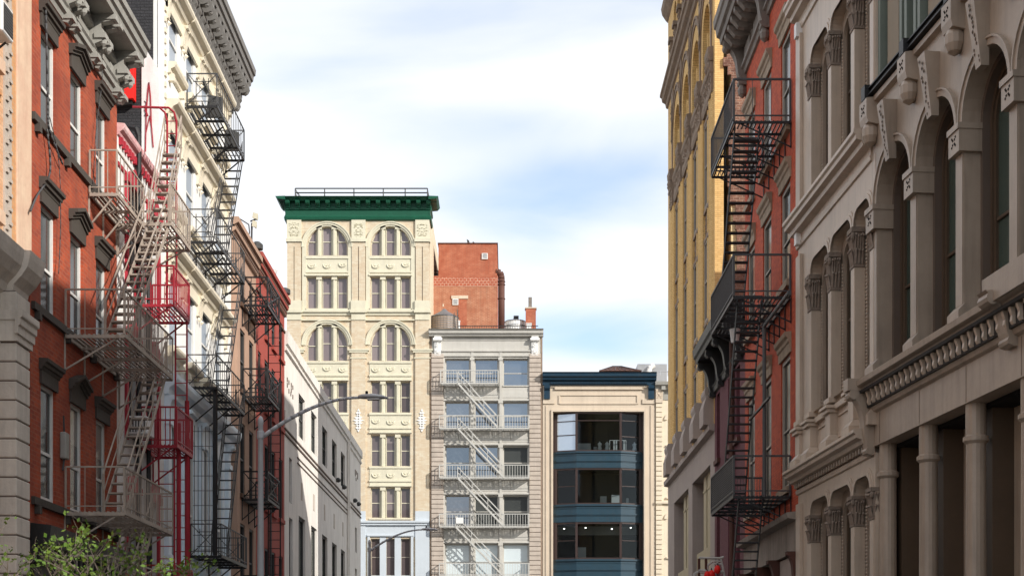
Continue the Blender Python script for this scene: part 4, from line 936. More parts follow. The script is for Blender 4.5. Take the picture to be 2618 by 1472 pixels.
cn.build('cornice', M['navy'], b)
for x_ in (1391, 1657): m_ = MB(); m_.prism([(0, Z(1021)), (.2, Z(1020)), (.22, Z(1000)), (.38, Z(994)), (.42, Z(986)), (0, Z(986))], X(x_), X(x_ + 15)); m_.build('cornice_bracket', M['navy'], b)
bow = lambda o_=0.0: [(X(1414.5), -.6), (X(1422), -.45 + o_), (X(1474), .06 + o_), (X(1587), .06 + o_), (X(1638), -.45 + o_), (X(1645.5), -.6)]
lv = [(1052, 1153), (1195, 1288), (1333, 1428), (1475, 1560)]
for i, (y0, y1) in enumerate(lv):
    P = bow(-.14); fr_ = MB(); zz0, zz1 = Z(y1), Z(y0)
    for (p, q) in zip(P, P[1:]): 
        for za, zb in ((zz0, zz0 + .12), (zz1 - .14, zz1)): fr_.add([(p[0], p[1] + .05, za), (q[0], q[1] + .05, za), (q[0], q[1] + .05, zb), (p[0], p[1] + .05, zb), (p[0], p[1] - .05, za), (q[0], q[1] - .05, za), (q[0], q[1] - .05, zb), (p[0], p[1] - .05, zb)], [(0, 1, 2, 3), (4, 5, 6, 7), (3, 2, 6, 7), (0, 1, 5, 4)])
    for p in P[1:-1]: fr_.box(p[0] - .09, p[0] + .09, p[1] - .08, p[1] + .07, zz0, zz1)
    fr_.box(P[0][0], P[1][0] + .02, -.7, P[1][1] + .04, zz0, zz1).box(P[4][0] - .02, P[5][0], -.7, P[4][1] + .04, zz0, zz1)
    def hbar(pa, pb, f, t_=.03): zz = zz0 + (zz1 - zz0) * f; fr_.bar((pa[0], pa[1] + .02, zz), (pb[0], pb[1] + .02, zz), t_ * 2)
    if i == 0: hbar(P[1], P[2], .77); hbar(P[1], P[2], .42); hbar(P[2], P[3], .78); hbar(P[3], P[4], .78); hbar(P[3], P[4], .38)
    else: hbar(P[1], P[2], .5); hbar(P[3], P[4], .5)
    w_ = fr_.build('bow_window', M['frame_brown'], b)
    for j, (p, q) in enumerate(zip(P[1:4], P[2:5])):
        gm_ = 'clear'
        MB().quad((p[0], p[1], zz0), (q[0], q[1], zz0), (q[0], q[1], zz1), (p[0], p[1], zz1)).build('pane', G['skyglass'] if (i == 0 and j == 0) else G['clear'], w_)
    # spandrel under it
    y2 = lv[i + 1][0] if i < 3 else 1790
    Hh = y2 - y1; sp = MB()
    for (fa, fb, o_) in ((0, .10, .10), (.10, .24, 0), (.24, .52, -.03), (.52, .60, .05), (.60, .66, .0), (.66, .92, -.04), (.92, 1, -.02)):
        pts = bow(o_ - .02) + [(X(1645.5), -1.2), (X(1414.5), -1.2)]; sp.prism_z(pts, Z(y1 + Hh * fb), Z(y1 + Hh * fa))
    sp.build('spandrel', M['teal'], b)
    rm = MB(); rm.box(X(1415), X(1645), -3.4, -3.3, zz0 - .3, zz1 + .3).box(X(1415), X(1645), -3.4, -.7, zz0 - .35, zz0 - .02).box(X(1415), X(1645), -3.4, -.7, zz1 + .02, zz1 + .3).box(X(1414.2), X(1416), -3.4, -.75, zz0, zz1).box(X(1644), X(1645.8), -3.4, -.75, zz0, zz1)
    rm.build('display_room', M['room'], b)
    lm = MB()
    for (xx, dd) in ((1445, -2.2), (1500, -1.6), (1570, -2.4), (1617, -1.5)): lm.lathe([(.06, zz1 - .32), (.06, zz1 - .26)], X(xx), dd, 8)
    if i == 2: lm.build('ceiling_lamp', M['lit'], b)
    ft_ = MB()
    if i == 0:
        ft_.box(X(1478), X(1512), -1.2, -.8, zz0, zz0 + .75).box(X(1520), X(1528), -1.3, -.9, zz0, zz0 + .5)
        m2 = MB()
        for xx in (1561, 1583, 1603, 1615, 1621): m2.bar((X(xx), -.9, zz0), (X(xx), -.9, zz0 + 1.0), .03) if xx in (1561, 1603) else None
        m2.bar((X(1561), -.9, zz0 + 1.0), (X(1603), -.9, zz0 + 1.0), .03); m2.build('clothes_rail', M['white_box'], b)
        for xx in (1570, 1576, 1596): ft_.box(X(xx), X(xx + 4), -1.05, -.8, zz0 + .15, zz0 + .95)
    elif i == 1: ft_.box(X(1537), X(1553), -1.4, -1.0, zz0, zz0 + .75).box(X(1566), X(1592), -1.6, -1.0, zz0, zz0 + .85).box(X(1604), X(1610), -1.4, -1.0, zz0, zz0 + .6)
    elif i == 2: ft_.box(X(1478), X(1500), -1.2, -1.0, zz0, zz0 + 1.0); ft_.box(X(1420), X(1640), -3.25, -3.2, zz1 - .7, zz1)
    if ft_.v: ft_.build('shop_fitting', M['room_pale'], b)
for x_, m_name, lab in ((1534, 'white_box', 'left of two white dress forms behind the top bow window'), (1553, 'white_box', 'right of two white dress forms, beside the clothes rail'), (1624, 'pale_blue', 'blue dress form at the right end of the top bow window')):
    zf = Z(1153); cx_ = X(x_); dd = -.45 if x_ < 1600 else -.75; o = thing('dress_form', lab, 'dress form', FF, cx_, dd, zf)
    MB().lathe([(.02, zf + .12), (.16, zf + .14), (.17, zf + .3), (.12, zf + .45), (.17, zf + .6), (.17, zf + .68), (.06, zf + .74), (.045, zf + .82), (.01, zf + .84)], cx_, dd, 12).build('torso', M[m_name], o, smooth=True)
    MB().tube((cx_, dd, zf - .02), (cx_, dd, zf + .14), .02).build('stand', M['dark_frame'], o)
# skylight and plant box on its roof
X, Z = scaled(113)
o = thing('roof_skylight', 'low brown pyramid skylight on the roof behind the navy cornice', 'skylight', FF, X(1583), -4, Z(953))
ax, bx_ = X(1530), X(1638); c = X(1577); zt = Z(929); zb = Z(954)
MB().add([(ax, -2, zb), (bx_, -2, zb), (bx_, -6, zb), (ax, -6, zb), (c - .3, -4, zt), (c + .5, -4, zt)], [(0, 1, 5, 4), (1, 2, 5), (2, 3, 4, 5), (3, 0, 4)]).build('glazing', M['rust'], o)
m_ = MB()
for k in range(9): t = k / 8; m_.bar((ax + (bx_ - ax) * t, -1.98, zb), (c - .3 + .8 * t, -3.98, zt), .05)
for t in (.33, .66): m_.bar((ax + (c - .3 - ax) * t, -2 - 2 * t + .02, zb + (zt - zb) * t), (bx_ + (c + .5 - bx_) * t, -2 - 2 * t + .02, zb + (zt - zb) * t), .04)
m_.bar((c - .3, -4, zt), (c + .5, -4, zt), .08); m_.build('glazing_bar', M['frame_brown'], o)
o = thing('roof_plant_box', 'pale grey sheet metal plant room with a curved white pipe on the roof', 'plant room', FF, X(1668), -4, Z(953))
MB().box(X(1630), X(1705), -7, -3, Z(985), Z(930)).build('casing', M['galv'], o)
MB().path([(X(1658), -2.8, Z(953)), (X(1660), -2.8, Z(943)), (X(1665), -2.8, Z(938)), (X(1672), -2.8, Z(934))], .2, 10).build('pipe', M['white_box'], o)
MB().path([(X(1676), -.8, Z(965)), (X(1718), -.8, Z(965))], .03).path([(X(1680), -.8, Z(976)), (X(1680), -.8, Z(963))], .03).path([(X(1700), -.8, Z(976)), (X(1700), -.8, Z(963))], .03).build('rail', M['galv'], o)

X, Z = scaled(110)
# --- ivory quoined building mostly hidden by the golden one
b = thing('quoined_building', 'ivory stone building with quoins and arched windows glimpsed beside the golden brick building', 'building', FF, X(1676))
aw = [(1707, 1733, 1062, 1137), (1707, 1733, 1180, 1270), (1707, 1733, 1315, 1423)]
ops = [(X(a_ + k * 45), X(c_ + k * 45), Z(y1), Z(y0), .35 if i != 1 else 0, 2) for k in range(3) for i, (a_, c_, y0, y1) in enumerate(aw)]
wb = MB(); wall(wb, X(1676), X(1860), 0, Z(985), ops, depth=.3); wb.box(X(1676), X(1860), -14, -.37, 0, Z(980)); wb.build('wall', M['quoin'], b)
for o_ in ops: window(b, *o_[:4], -.25, M['beige_frame'], G['dark'], rise=o_[4])
qn = MB(); y_ = 1030
while y_ < 1780: fbox(qn, 1677, 1693, y_, y_ + 10.5, 0, .12); y_ += 12.5
fbox(qn, 1676, 1860, 1281, 1287, 0, .2)
for k in range(3):
    for (a_, c_, y0, y1) in aw:
        fbox(qn, a_ - 4 + k * 45, c_ + 4 + k * 45, y1, y1 + 4, 0, .15)
    for (a_, c_, y0, y1) in (aw[0], aw[2]):
        cx_ = (a_ + c_) / 2 + k * 45; r1 = (c_ - a_) / 2 + 2
        for j in range(12):
            t0, t1 = math.pi * j / 12, math.pi * (j + 1) / 12
            qn.prism_d([(X(cx_ + ra * math.cos(t)), Z(y0 + 11) + ra * K * math.sin(t) * .9) for ra, t in ((r1, t0), (r1 + 7, t0), (r1 + 7, t1), (r1, t1))], 0, .12)
qn.build('quoin', M['quoin'], b)
cn = MB().prism([(0, Z(1000)), (.15, Z(998)), (.3, Z(990)), (.5, Z(986)), (.55, Z(978)), (0, Z(976))], X(1674), X(1860))
for k in range(8): cn.box(X(1690 + k * 22), X(1700 + k * 22), 0, .4, Z(998), Z(987))
fbox(cn, 1692, 1860, 998, 1022, 0, .05)
cn.build('cornice', M['grey_cornice'], b)
m_ = MB(); fbox(m_, 1676, 1694, 986, 1030, 0, .2); ornament(m_, X(1685), Z(1010), .5, .7, .2, 9, 14); m_.build('corner_capital', M['sand'], b)

# ------------------------------------------------------------------ RIGHT SIDE, farthest first (s = minus distance)
# --- golden brick building
b = thing('golden_brick_building', 'tall golden brick building with brown terracotta arches and a yellow painted side wall', 'building', FR, -56.9)
S0, S1 = -73.5, -56.9; nb = 5; pitch = 3.4
cs = [-71.4, -67.95, -64.5, -61.05, -57.75]
wb = MB(); ops = []
for a_, c_ in zip(cs, cs[1:]): ops.append((a_ + .62, c_ - .62, 12.1, 29.75, 1.1, 2))
wall(wb, S0, S1, 11.9, 31.3, ops, depth=.30)
ops2 = []
for a_, c_ in zip(cs, cs[1:]):
    m_ = (a_ + c_) / 2
    ops2 += [(a_ + .35, m_ - .2, 32.4, 35.2, .55, 2), (m_ + .2, c_ - .35, 32.4, 35.2, .55, 2)]
wall(wb, S0, S1, 31.3, 40, ops2, depth=.30)
wb.build('wall', M['gold_brick'], b)
MB().box(S0, S1, -16, -.66, 0, 40).build('side_wall', M['yellow_wall'], b)
for o_ in ops2: window(b, *o_[:4], -.26, M['beige_frame'], G['dark'], rise=.55)
pil = MB()
for c_ in cs:
    for q in (-.34, .34): pil.lathe([(.25, 13.4), (.25, 25.4)], c_ + q, -.17, 14)
    pil.box(c_ - .30, c_ + .30, -.1, .02, 13.4, 25.4)
for a_, c_ in zip(cs, cs[1:]):
    m_ = (a_ + c_) / 2; pil.lathe([(.09, 12.1), (.09, 28.6)], m_, -.13, 8)
    for zz in (33.0,): pil.lathe([(.17, 31.9), (.15, 32.9)], m_, .0, 8)
pil.build('pilaster_shaft', M['gold_brick'], b, smooth=False)
for a_, c_ in zip(cs, cs[1:]):
    a2, c2 = a_ + .62, c_ - .62; m_ = (a2 + c2) / 2
    for (z0, z1) in ((12.2, 15.2), (16.75, 20.1), (21.55, 25.0)):
        for p, q in ((a2 + .05, m_ - .17), (m_ + .17, c2 - .05)): window(b, p, q, z0, z1, -.13, M['beige_frame'], G['dark'], fw=.08)
    MB().box(a2, c2, -.3, -.135, 12.2, 25.0).build('recess_infill', M['gold_brick'], b)
    for p, q in ((a2 + .05, m_ - .17), (m_ + .17, c2 - .05)): window(b, p, q, 26.5, 28.7, -.24, M['beige_frame'], G['dark'], fw=.08)
sp = MB()
for i, (a_, c_) in enumerate(zip(cs, cs[1:])):
    for (z0, z1) in ((15.2, 16.7), (20.1, 21.5), (25.0, 26.5)):
        sp.box(a_ + .62, c_ - .62, -.3, -.12, z0 + .15, z1 - .15); sp.box(a_ + .62, c_ - .62, -.3, -.04, z0, z0 + .18); sp.box(a_ + .62, c_ - .62, -.3, -.04, z1 - .16, z1)
        for k in range(5): ornament(sp, a_ + .9 + k * .4, (z0 + z1) / 2, .36, .8, -.12, i * 20 + k, 6)
    sp.prism([(-.2, 25.4), (.0, 25.4), (.05, 25.6), (.02, 25.9), (.04, 26.4), (.10, 26.5), (.10, 26.68), (-.2, 26.7)], a_ + .5, c_ - .5)
    for k in range(7): ornament(sp, a_ + .8 + k * .32, 26.1, .3, .5, .03, i * 30 + k, 4)
sp.build('spandrel', M['brown_stone'], b)
for i, c_ in enumerate(cs):
    cp = MB(); cp.prism([(0, 25.3), (.10, 25.3), (.12, 25.6), (.10, 25.9), (.15, 26.3), (.14, 26.7), (.22, 26.85), (.24, 27.1), (0, 27.15)], c_ - .5, c_ + .5)
    cp.tube((c_ - .54, .10, 26.68), (c_ + .54, .10, 26.68), .14, 10); cp.tube((c_ - .525, .08, 26.2), (c_ + .525, .08, 26.2), .12, 10)
    ornament(cp, c_, 25.75, .8, .6, .11, 70 + i, 14)
    for k in range(4): cp.lump(c_ - .35 + .23 * k, .16, 26.45, .1, .10, .2)
    cp.build('capital', M['brown_stone'], b)
for a_, c_ in zip(cs, cs[1:]):
    for m_ in (a_, (a_ + c_) / 2): cp = MB(); cp.box(m_ - .22, m_ + .22, -.1, .16, 32.9, 33.1); cp.box(m_ - .28, m_ + .28, -.1, .22, 33.6, 33.8); ornament(cp, m_, 33.35, .5, .5, .14, int(abs(m_) * 7) % 90, 9); cp.box(m_ - .2, m_ + .2, -.1, .14, 33.1, 33.6); cp.build('capital', M['brown_stone'], b)
ar = MB()
for a_, c_ in zip(cs, cs[1:]):
    cx_ = (a_ + c_) / 2; r1 = (c_ - a_) / 2 - .62 + .12
    for k in range(18):
        t0, t1 = math.pi * k / 18, math.pi * (k + 1) / 18; zc = 28.65
        for ra, rb, dd in ((r1 + .30, r1 + .52, .05), (r1 + .52, r1 + .62, .09)):
            ar.prism_d([(cx_ + ra_ * math.cos(t), zc + ra_ * math.sin(t) * 1.15) for ra_, t in ((ra, t0), (rb, t0), (rb, t1), (ra, t1))], 0, dd)
for c_ in cs: ar.prism_d([(c_ - .10, 27.2), (c_ + .10, 27.2), (c_ + .42, 31.2), (c_ - .42, 31.2)], 0, .05); ornament(ar, c_, 29.8, .35, 2.4, .05, int(-c_), 16)
ar.build('arch_band', M['brown_stone'], b)
cn = MB().prism([(0, 31.15), (.1, 31.2), (.14, 31.4), (.3, 31.5), (.34, 31.7), (.42, 31.75), (.42, 31.9), (0, 31.95)], S0 - .1, S1)
cn.prism([(0, 35.6), (.1, 35.7), (.3, 36.0), (.36, 36.3), (0, 36.35)], S0 - .1, S1).prism([(0, 39.0), (.3, 39.3), (.8, 39.6), (.9, 40), (0, 40.1)], S0 - .1, S1); cn.build('string_cornice', M['brown_stone'], b)
bs = MB(); ops3 = [(-72.6, -68.9, 0, 10.4), (-66.9, -62.4, 0, 10.4), (-60.8, -57.4, 0, 10.4)]
ops3 = [(FR.s(1723.5), FR.s(1760), 5.9, 10.45), (FR.s(1770), FR.s(1816), 6.2, 10.45)]
wall(bs, S0, S1, 0, 11.65, ops3, depth=.66); bs.prism([(0, 11.6), (.22, 11.65), (.24, 11.85), (0, 11.9)], S0, S1)
for c_ in cs: bs.prism([(0, 11.9), (.42, 11.9), (.42, 12.6), (.3, 13.0), (.36, 13.15), (.36, 13.3), (.3, 13.42), (0, 13.42)], c_ - .6, c_ + .6)
bs.build('stone_base', M['base_stone'], b)
X_ = 0
for a_, c_, z0, z1 in ops3:
    m_ = (a_ + c_) / 2; pn = MB()
    pn.box(m_ - .95, m_ - .1, -.6, -.25, z0, z1); pn.box(m_ + .25, m_ + 1.1, -.6, -.25, z0, z1); pn.box(m_ - .97, m_ - .08, -.6, -.22, z1 - .7, z1 - .62); pn.box(m_ + .23, m_ + 1.12, -.6, -.22, z1 - .7, z1 - .62); pn.box(a_ + .8, c_, -.6, -.1, z0, z0 + 1.0); pn.build('beige_pier', M['beige_panel'], b)
for a_, c_, z0, z1 in ops3: MB().quad((a_, -.62, z0), (c_, -.62, z0), (c_, -.62, z1), (a_, -.62, z1)).build('shop_window', G['black'], b)
# exposed old brick strip on the side wall (ragged outline)
P = []; KY = 56.85 / FPX; yy = 0; rr = random.Random(3)
DXr = lambda x: 8.25 - (x - VX) * KY
DZr = lambda y: H + (VY - y) * KY
ys = list(range(60, 1000, 22)); lf = []
for y_ in ys: lf.append((DXr((1855 if y_ < 150 else 1866) + rr.choice((-6, -3, 0, 3)) + (14 if 500 < y_ < 700 else 0)), DZr(y_)))
poly = [(DXr(1935), DZr(60))]
for i, (p, q) in enumerate(lf): poly.append((p, q)); 
step = []
for (p0, q0), (p1, q1) in zip(lf, lf[1:]): step += [(p0, q0), (p0, q1)]
MB().prism([(-3.5, DZr(60))] + step + [(lf[-1][0], DZr(990)), (-3.5, DZr(990))], -56.92, -56.8).build('exposed_brick', M['raw_brick'], b)

# --- low plum house
b = thing('plum_house', 'low dark plum painted house with a black scrolled cornice below the yellow side wall', 'building', FR, -49.6)
cols = [(-56.35, -55.5), (-53.4, -52.55), (-51.5, -50.7)]
ops = [(a_, c_, z0, z1) for a_, c_ in cols for z0, z1 in ((10.3, 12.9), (4.0, 8.2))]
wb = MB(); wall(wb, -56.9, -49.6, 0, 14, ops, depth=.25); wb.box(-56.9, -49.6, -14, -.32, 0, 14.0); wb.build('wall', M['purple'], b)
for o_ in ops: window(b, *o_, -.2, M['frame_brown'], G['black'])
[MB().box(a_ - .1, c_ + .1, 0, .12, z0 - .18, z0).build('sill', M['rust'], b) for a_, c_, z0, z1 in ops]; MB().tube((-51.9, .1, 14), (-51.9, .1, 0), .09, 8).build('drainpipe', M['rust'], b)
cn = MB().prism([(0, 14.25), (.72, 14.3), (.76, 14.45), (.84, 14.5), (.88, 14.8), (0, 14.85)], -57.0, -49.6); cn.box(-56.9, -49.6, -.2, .06, 12.95 + .3, 14.3); cn.prism([(0, 13.0), (.1, 13.05), (.14, 13.2), (.2, 13.25), (0, 13.3)], -56.95, -49.6)
for a_ in (-56.9, -56.2 + 1.5, -52.8, -50.3): console(cn, a_, a_ + .32, 12.9, 14.28, .72)
cn.build('cornice', M['black_cornice'], b)

# --- brick-red house with fire escape
b = thing('red_painted_house', 'brick red painted house with tan lintels and a weathered scrolled cornice on the right', 'building', FR, -40.5)
cols = [(FR.s(1913) - .1, FR.s(1913) + 1.3), (FR.s(1951), FR.s(1951) + 1.45), (FR.s(1997), FR.s(1997) + 1.4)]
rows = [(17.9, 20.8), (13.35, 16.3), (7.3, 11.2)]
ops = [(a_, c_, z0, z1) for a_, c_ in cols for z0, z1 in rows]
wb = MB(); wall(wb, -49.6, -40.5, 6.3, 23.5, ops, depth=.14); wb.box(-49.6, -40.5, -14, -.31, 6.3, 24); wb.build('wall', M['red_paint_wall'], b)
MB().box(-49.6, -40.5, -14, -1.5, 0, 6.3).build('ground_floor', M['purple'], b)
for o_ in ops: window(b, *o_, -.10, M['beige_frame'], G['plain'], fw=.13, rail=(.45,), proud=.06)
hd = MB(); W_ = 1.75
hd.prism([(0, .0), (.05, .0), (.06, .26), (.10, .3), (.11, .40), (.18, .46), (.20, .58), (0, .60)], 0, W_)
hm = hd.build('lintel', M['stone_hood'], at=(0, 0, 0), mesh_only=True)
for a_, c_, z0, z1 in ops: put(b, hm, 'lintel', (a_ + c_) / 2 - W_ / 2, 0, z1)
[MB().box(a_ - .12, c_ + .12, 0, .14, z0 - .2, z0).build('sill', M['stone_hood'], b) for a_, c_, z0, z1 in ops]
cn = MB().prism([(0, 23.75), (.85, 23.8), (.88, 24.0), (.98, 24.05), (1.02, 24.3), (1.08, 24.35), (1.10, 24.6), (0, 24.7)], -49.7, -40.4)
cn.box(-49.6, -40.5, -.3, .08, 22.9, 23.8); cn.prism([(0, 22.6), (.08, 22.62), (.12, 22.74), (.2, 22.78), (.2, 22.88), (0, 22.92)], -49.6, -40.5)
cn.prism([(0, 23.52), (.24, 23.56), (.24, 23.66), (0, 23.68)], -49.6, -40.5)
for k in range(5): cn.box(-49.0 + k * 1.8, -47.9 + k * 1.8, .08, .13, 22.99, 23.4)
cn.build('cornice', M['ornate_grey'], b)
for k, a_ in enumerate((-49.62, -45.3, -40.9)):
    m_ = MB(); console(m_, a_, a_ + .36, 22.25, 23.78, .80); ornament(m_, a_ + .18, 22.5, .3, .4, .25, k, 5); m_.lathe([(.04, 21.85), (.14, 21.95), (.17, 22.1), (.1, 22.3)], a_ + .18, .12, 8); m_.build('console', M['ornate_grey'], b)
ml = MB(); ml.prism([(0, -.34), (.3, -.40), (.5, -.36), (.62, -.22), (.72, -.12), (.74, 0), (0, 0)], 0, .24).tube((-.02, .56, -.14), (.26, .56, -.14), .1, 8)
mlm = ml.build('modillion', M['ornate_grey'], at=(0, 0, 0), mesh_only=True)
for k in range(13):
    a_ = -49.0 + k * .66
    if abs(a_ + 45.3) > .4: put(b, mlm, 'modillion', a_, .08, 23.78)
fs = MB(); fs.box(-49.6, -40.5, -1.5, .05, 5.3, 6.3); fs.prism([(0.05, 6.2), (.3, 6.25), (.34, 6.4), (0, 6.45)], -49.6, -40.5); fs.build('shop_fascia', M['grimy'], b)
sf = MB()
for a_ in (-49.5, -46.6, -43.9, -40.9): sf.box(a_, a_ + .35, -1.2, .0, 0, 5.3); console(sf, a_, a_ + .33, 4.4, 5.3, .3)
sf.build('shopfront_pier', M['rust'], b)
MB().box(-43.5, -41.0, -.3, -.05, 4.1, 5.25).box(-43.5, -41.0, -.3, -.05, 0, 1.2).build('shop_panel', M['base_stone'], b)
MB().quad((-43.5, -.15, 1.2), (-41, -.15, 1.2), (-41, -.15, 4.1), (-43.5, -.15, 4.1)).build('shop_window', G['bluegrey'], b)
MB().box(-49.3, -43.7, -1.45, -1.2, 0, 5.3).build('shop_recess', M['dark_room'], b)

# --- the two taupe cast-iron buildings on the right
def arcade(b, F, cols, zs, ze, rise, wallm, s_end, zc0, zc1, colw=.42):
    """one storey of basket arches on square columns; cols = left edges of the columns; returns nothing"""
    pc_ = [a_ + colw / 2 for a_ in cols]; cw = .15
    ops = [(a_ + .10, c_ - .10, zs, ze, rise, 99) for a_, c_ in zip(pc_, pc_[1:])]
    wb = MB(); wall(wb, min(cols[0] - .25, pc_[0] - .15), max(s_end, pc_[-1] + .2), zs, zc1, ops, depth=.26, caps=True)
    # jamb moulding round each arch
    for a_, c_, z0, z1, r_, n_ in ops:
        ol = curve_top(a_ - .0, c_ + .0, z1, r_, n_); 
        for (p, q) in zip(ol, ol[1:]):
            for k_, dd in ((.10, .05), (.18, .025)):
                cx_ = (a_ + c_) / 2; f = lambda P_: (cx_ + (P_[0] - cx_) * (1 + k_ / ((c_ - a_) / 2)), P_[1] + k_ * max(0, (P_[1] - (z1 - r_)) / r_))
                wb.prism_d([p, q, f(q), f(p)], -.02, dd)
    wb.build('arcade', wallm, b)
    ib = MB(); inn = [(o_[0] + .20, o_[1] - .20, zs, o_[3] - .25, min(rise, .45), 99) for o_ in ops]
    for o_, i_ in zip(ops, inn): wall(ib, o_[0], o_[1], zs, o_[3], [i_], d=-.26, depth=.16, caps=False)
    ib.build('inner_arch', M['taupe2'], b)
    rp = MB()
    for i_ in inn:
        for x_ in (i_[0] - .05, i_[1] + .05):
            k = i_[2] + .1
            while k < i_[3] - i_[4]: rp.lump(x_, -.25, k, .03, .04, .04); k += .09
    rp.build('rope_moulding', M['taupe'], b)
    for i_ in inn: window(b, i_[0], i_[1], i_[2], i_[3], -.40, M['umber'], G['greenish'], fw=.09, rise=i_[4] * .9, n=99)
    for j, a_ in enumerate(cols):
        a_ = a_ + colw / 2 - cw; colw_ = 2 * cw
        cm = MB(); capital(cm, a_, a_ + colw_, -.22, .03, zc0, ze - rise + .02, 5 + j); cm.build('capital', M['taupe_orn'], b)
        MB().box(a_, a_ + colw_, -.25, .03, zs, zc0).build('column', wallm, b, bevel=.012)
b = thing('arcaded_building', 'taupe cast iron building with basket arches on leafy columns beside the red house', 'building', FT1, 0)
cl = [FT1.s(2064, .04), FT1.s(2114, .04), FT1.s(2172, .04)]
cl.append(min(6.8, 2 * cl[2] - cl[1])); print('cl', cl)
e_ = 6.98
arcade(b, FT1, cl, 14.95, 18.85, .40, M['taupe'], e_, 17.6, 20.0)
arcade(b, FT1, cl, 8.95, 13.1, .40, M['taupe'], e_, 11.75, 13.95)
arcade(b, FT1, cl, 1.0, 6.5, .38, M['taupe'], e_, 5.4, 6.95)
MB().box(0, e_, -14, -.50, 0, 23).build('side_wall', M['taupe'], b)
ep = MB()
for z0, z1 in ((0, 6.9), (7.6, 13.9), (14.7, 20)): ep.box(0, cl[0] - .25, -.68, .0, z0, z1)
ep.box(.1, .55, 0, .10, 8.8, 13.6).box(.1, .55, 0, .10, 14.8, 19.8).box(.1, .55, 0, .10, 1, 6.6)
ep.build('end_pier', M['taupe'], b, bevel=.01)
def big_cornice(F_, z0, z1, d, m, dent):
    c_ = MB().prism([(-.68, z0), (0, z0), (.05, z0 + .02), (.07, z0 + .12), (.04, z0 + .14), (.04, z0 + (z1 - z0) * .42), (d * .5, z0 + (z1 - z0) * .48), (d * .55, z0 + (z1 - z0) * .62), (d * .85, z0 + (z1 - z0) * .68), (d * .88, z0 + (z1 - z0) * .8), (d, z0 + (z1 - z0) * .86), (d, z1 - .02), (0, z1 + .03), (-.68, z1 + .03)], -.05, e_)
    c_.build('cornice', m, b)
    if dent:
        c_ = MB(); k = .1
        c2_ = MB().box(.02, e_ - .02, .0, .075, z0 + (z1 - z0) * .24, z0 + (z1 - z0) * .47); c2_.build('dentil_gap_shade', M['umber'], b)  # dark strip stands in for the shade between the dentils
        while k < e_ - .15: c_.box(k, k + .085, .03, .15, z0 + (z1 - z0) * .25, z0 + (z1 - z0) * .44); k += .24
        c_.build('dentil_course', M['taupe2'], b)
big_cornice(FT1, 19.95, 20.75, .42, M['taupe'], False)
big_cornice(FT1, 13.85, 14.62, .45, M['taupe'], False)
big_cornice(FT1, 6.88, 7.55, .45, M['taupe'], True)
MB().box(0, e_, -.68, 0, 20.78, 23).build('upper_wall', M['taupe'], b)
for z0, z1, h_ in ((7.58, 8.95, 1), (14.65, 14.95, 0)):
    pd = MB(); pd.box(0, e_, -.68, -.12, z0, z1)
    if h_:
        for a_ in cl + [-.02 + .0]:
            pd.box(a_ - .12, a_ + .54, -.3, .22, z0, z0 + .25); pd.add([(a_ - .12, -.3, z0 + .25), (a_ + .54, -.3, z0 + .25), (a_ + .54, .22, z0 + .25), (a_ - .12, .22, z0 + .25), (a_ - .02, -.3, z0 + .42), (a_ + .44, -.3, z0 + .42), (a_ + .44, .08, z0 + .42), (a_ - .02, .08, z0 + .42)], [(0, 1, 5, 4), (1, 2, 6, 5), (2, 3, 7, 6), (3, 0, 4, 7)])
            pd.box(a_ - .02, a_ + .44, -.3, .08, z0 + .42, z0 + .98); pd.box(a_ - .08, a_ + .50, -.3, .16, z0 + .98, z0 + 1.08); pd.box(a_ - .14, a_ + .56, -.3, .22, z0 + 1.08, z0 + 1.16); pd.box(a_ - .05, a_ + .47, -.3, .12, z0 + 1.24, z0 + 1.38)
        pd.box(0, e_, -.3, -.02, z0 + 1.05, z0 + 1.2)
        for a_, c_ in zip(cl, cl[1:]): pd.box(a_ + .6, c_ - .2, -.14, -.08, z0 + .3, z0 + .35); pd.box(a_ + .6, c_ - .2, -.14, -.08, z0 + .85, z0 + .9)
    pd.build('pedestal_course', M['taupe'], b, bevel=.008)
# electric box on the corner
for nm, (x0_, x1_, y0_, y1_), lab in (('corner_plate', (2028, 2041, 68, 105), None),):
    pass
for (yy0, yy1) in ((70, 105), (603, 632)):
    s_ = FT1.s(2040, .1); o = MB().box(s_ - .12, s_ + .12, 0, .18, FT1.z(2036, yy1, .1), FT1.z(2036, yy0, .1)).build('end_block', M['white_box'], b)

# --- nearest taupe building with semicircular arches
b = thing('arched_shop_building', 'nearest taupe cast iron building with round arches, carved keystones and a dentilled shop cornice', 'building', FT2, 0)
p0 = [FT2.s(x_, 0) for x_ in (2231, 2328, 2444, 2583)]; sp_ = (p0[3] - p0[0]) / 3; cl = [p0[0] + k * sp_ for k in range(-0, 12)]  # unseen bays toward the camera added to shade the left fronts
e_ = cl[-1] + .34; pw = .36
ops = [(a_ + pw, c_, 8.68, 13.72, (c_ - a_ - pw) / 2, 2) for a_, c_ in zip(cl, cl[1:])]
wb = MB(); wall(wb, -.05, e_, 8.68, 15.05, ops, depth=.34); wb.build('arcade', M['taupe2'], b)
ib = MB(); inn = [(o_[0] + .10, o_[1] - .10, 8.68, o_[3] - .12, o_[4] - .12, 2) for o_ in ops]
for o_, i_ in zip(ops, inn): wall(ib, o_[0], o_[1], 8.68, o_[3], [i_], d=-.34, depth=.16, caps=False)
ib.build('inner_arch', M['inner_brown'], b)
ib = MB(); in2 = [(o_[0] + .08, o_[1] - .08, 8.68, o_[3] - .10, o_[4] - .10, 2) for o_ in inn]
for o_, i_ in zip(inn, in2): wall(ib, o_[0], o_[1], 8.68, o_[3], [i_], d=-.50, depth=.12, caps=False)
ib.build('window_casing', M['umber'], b)
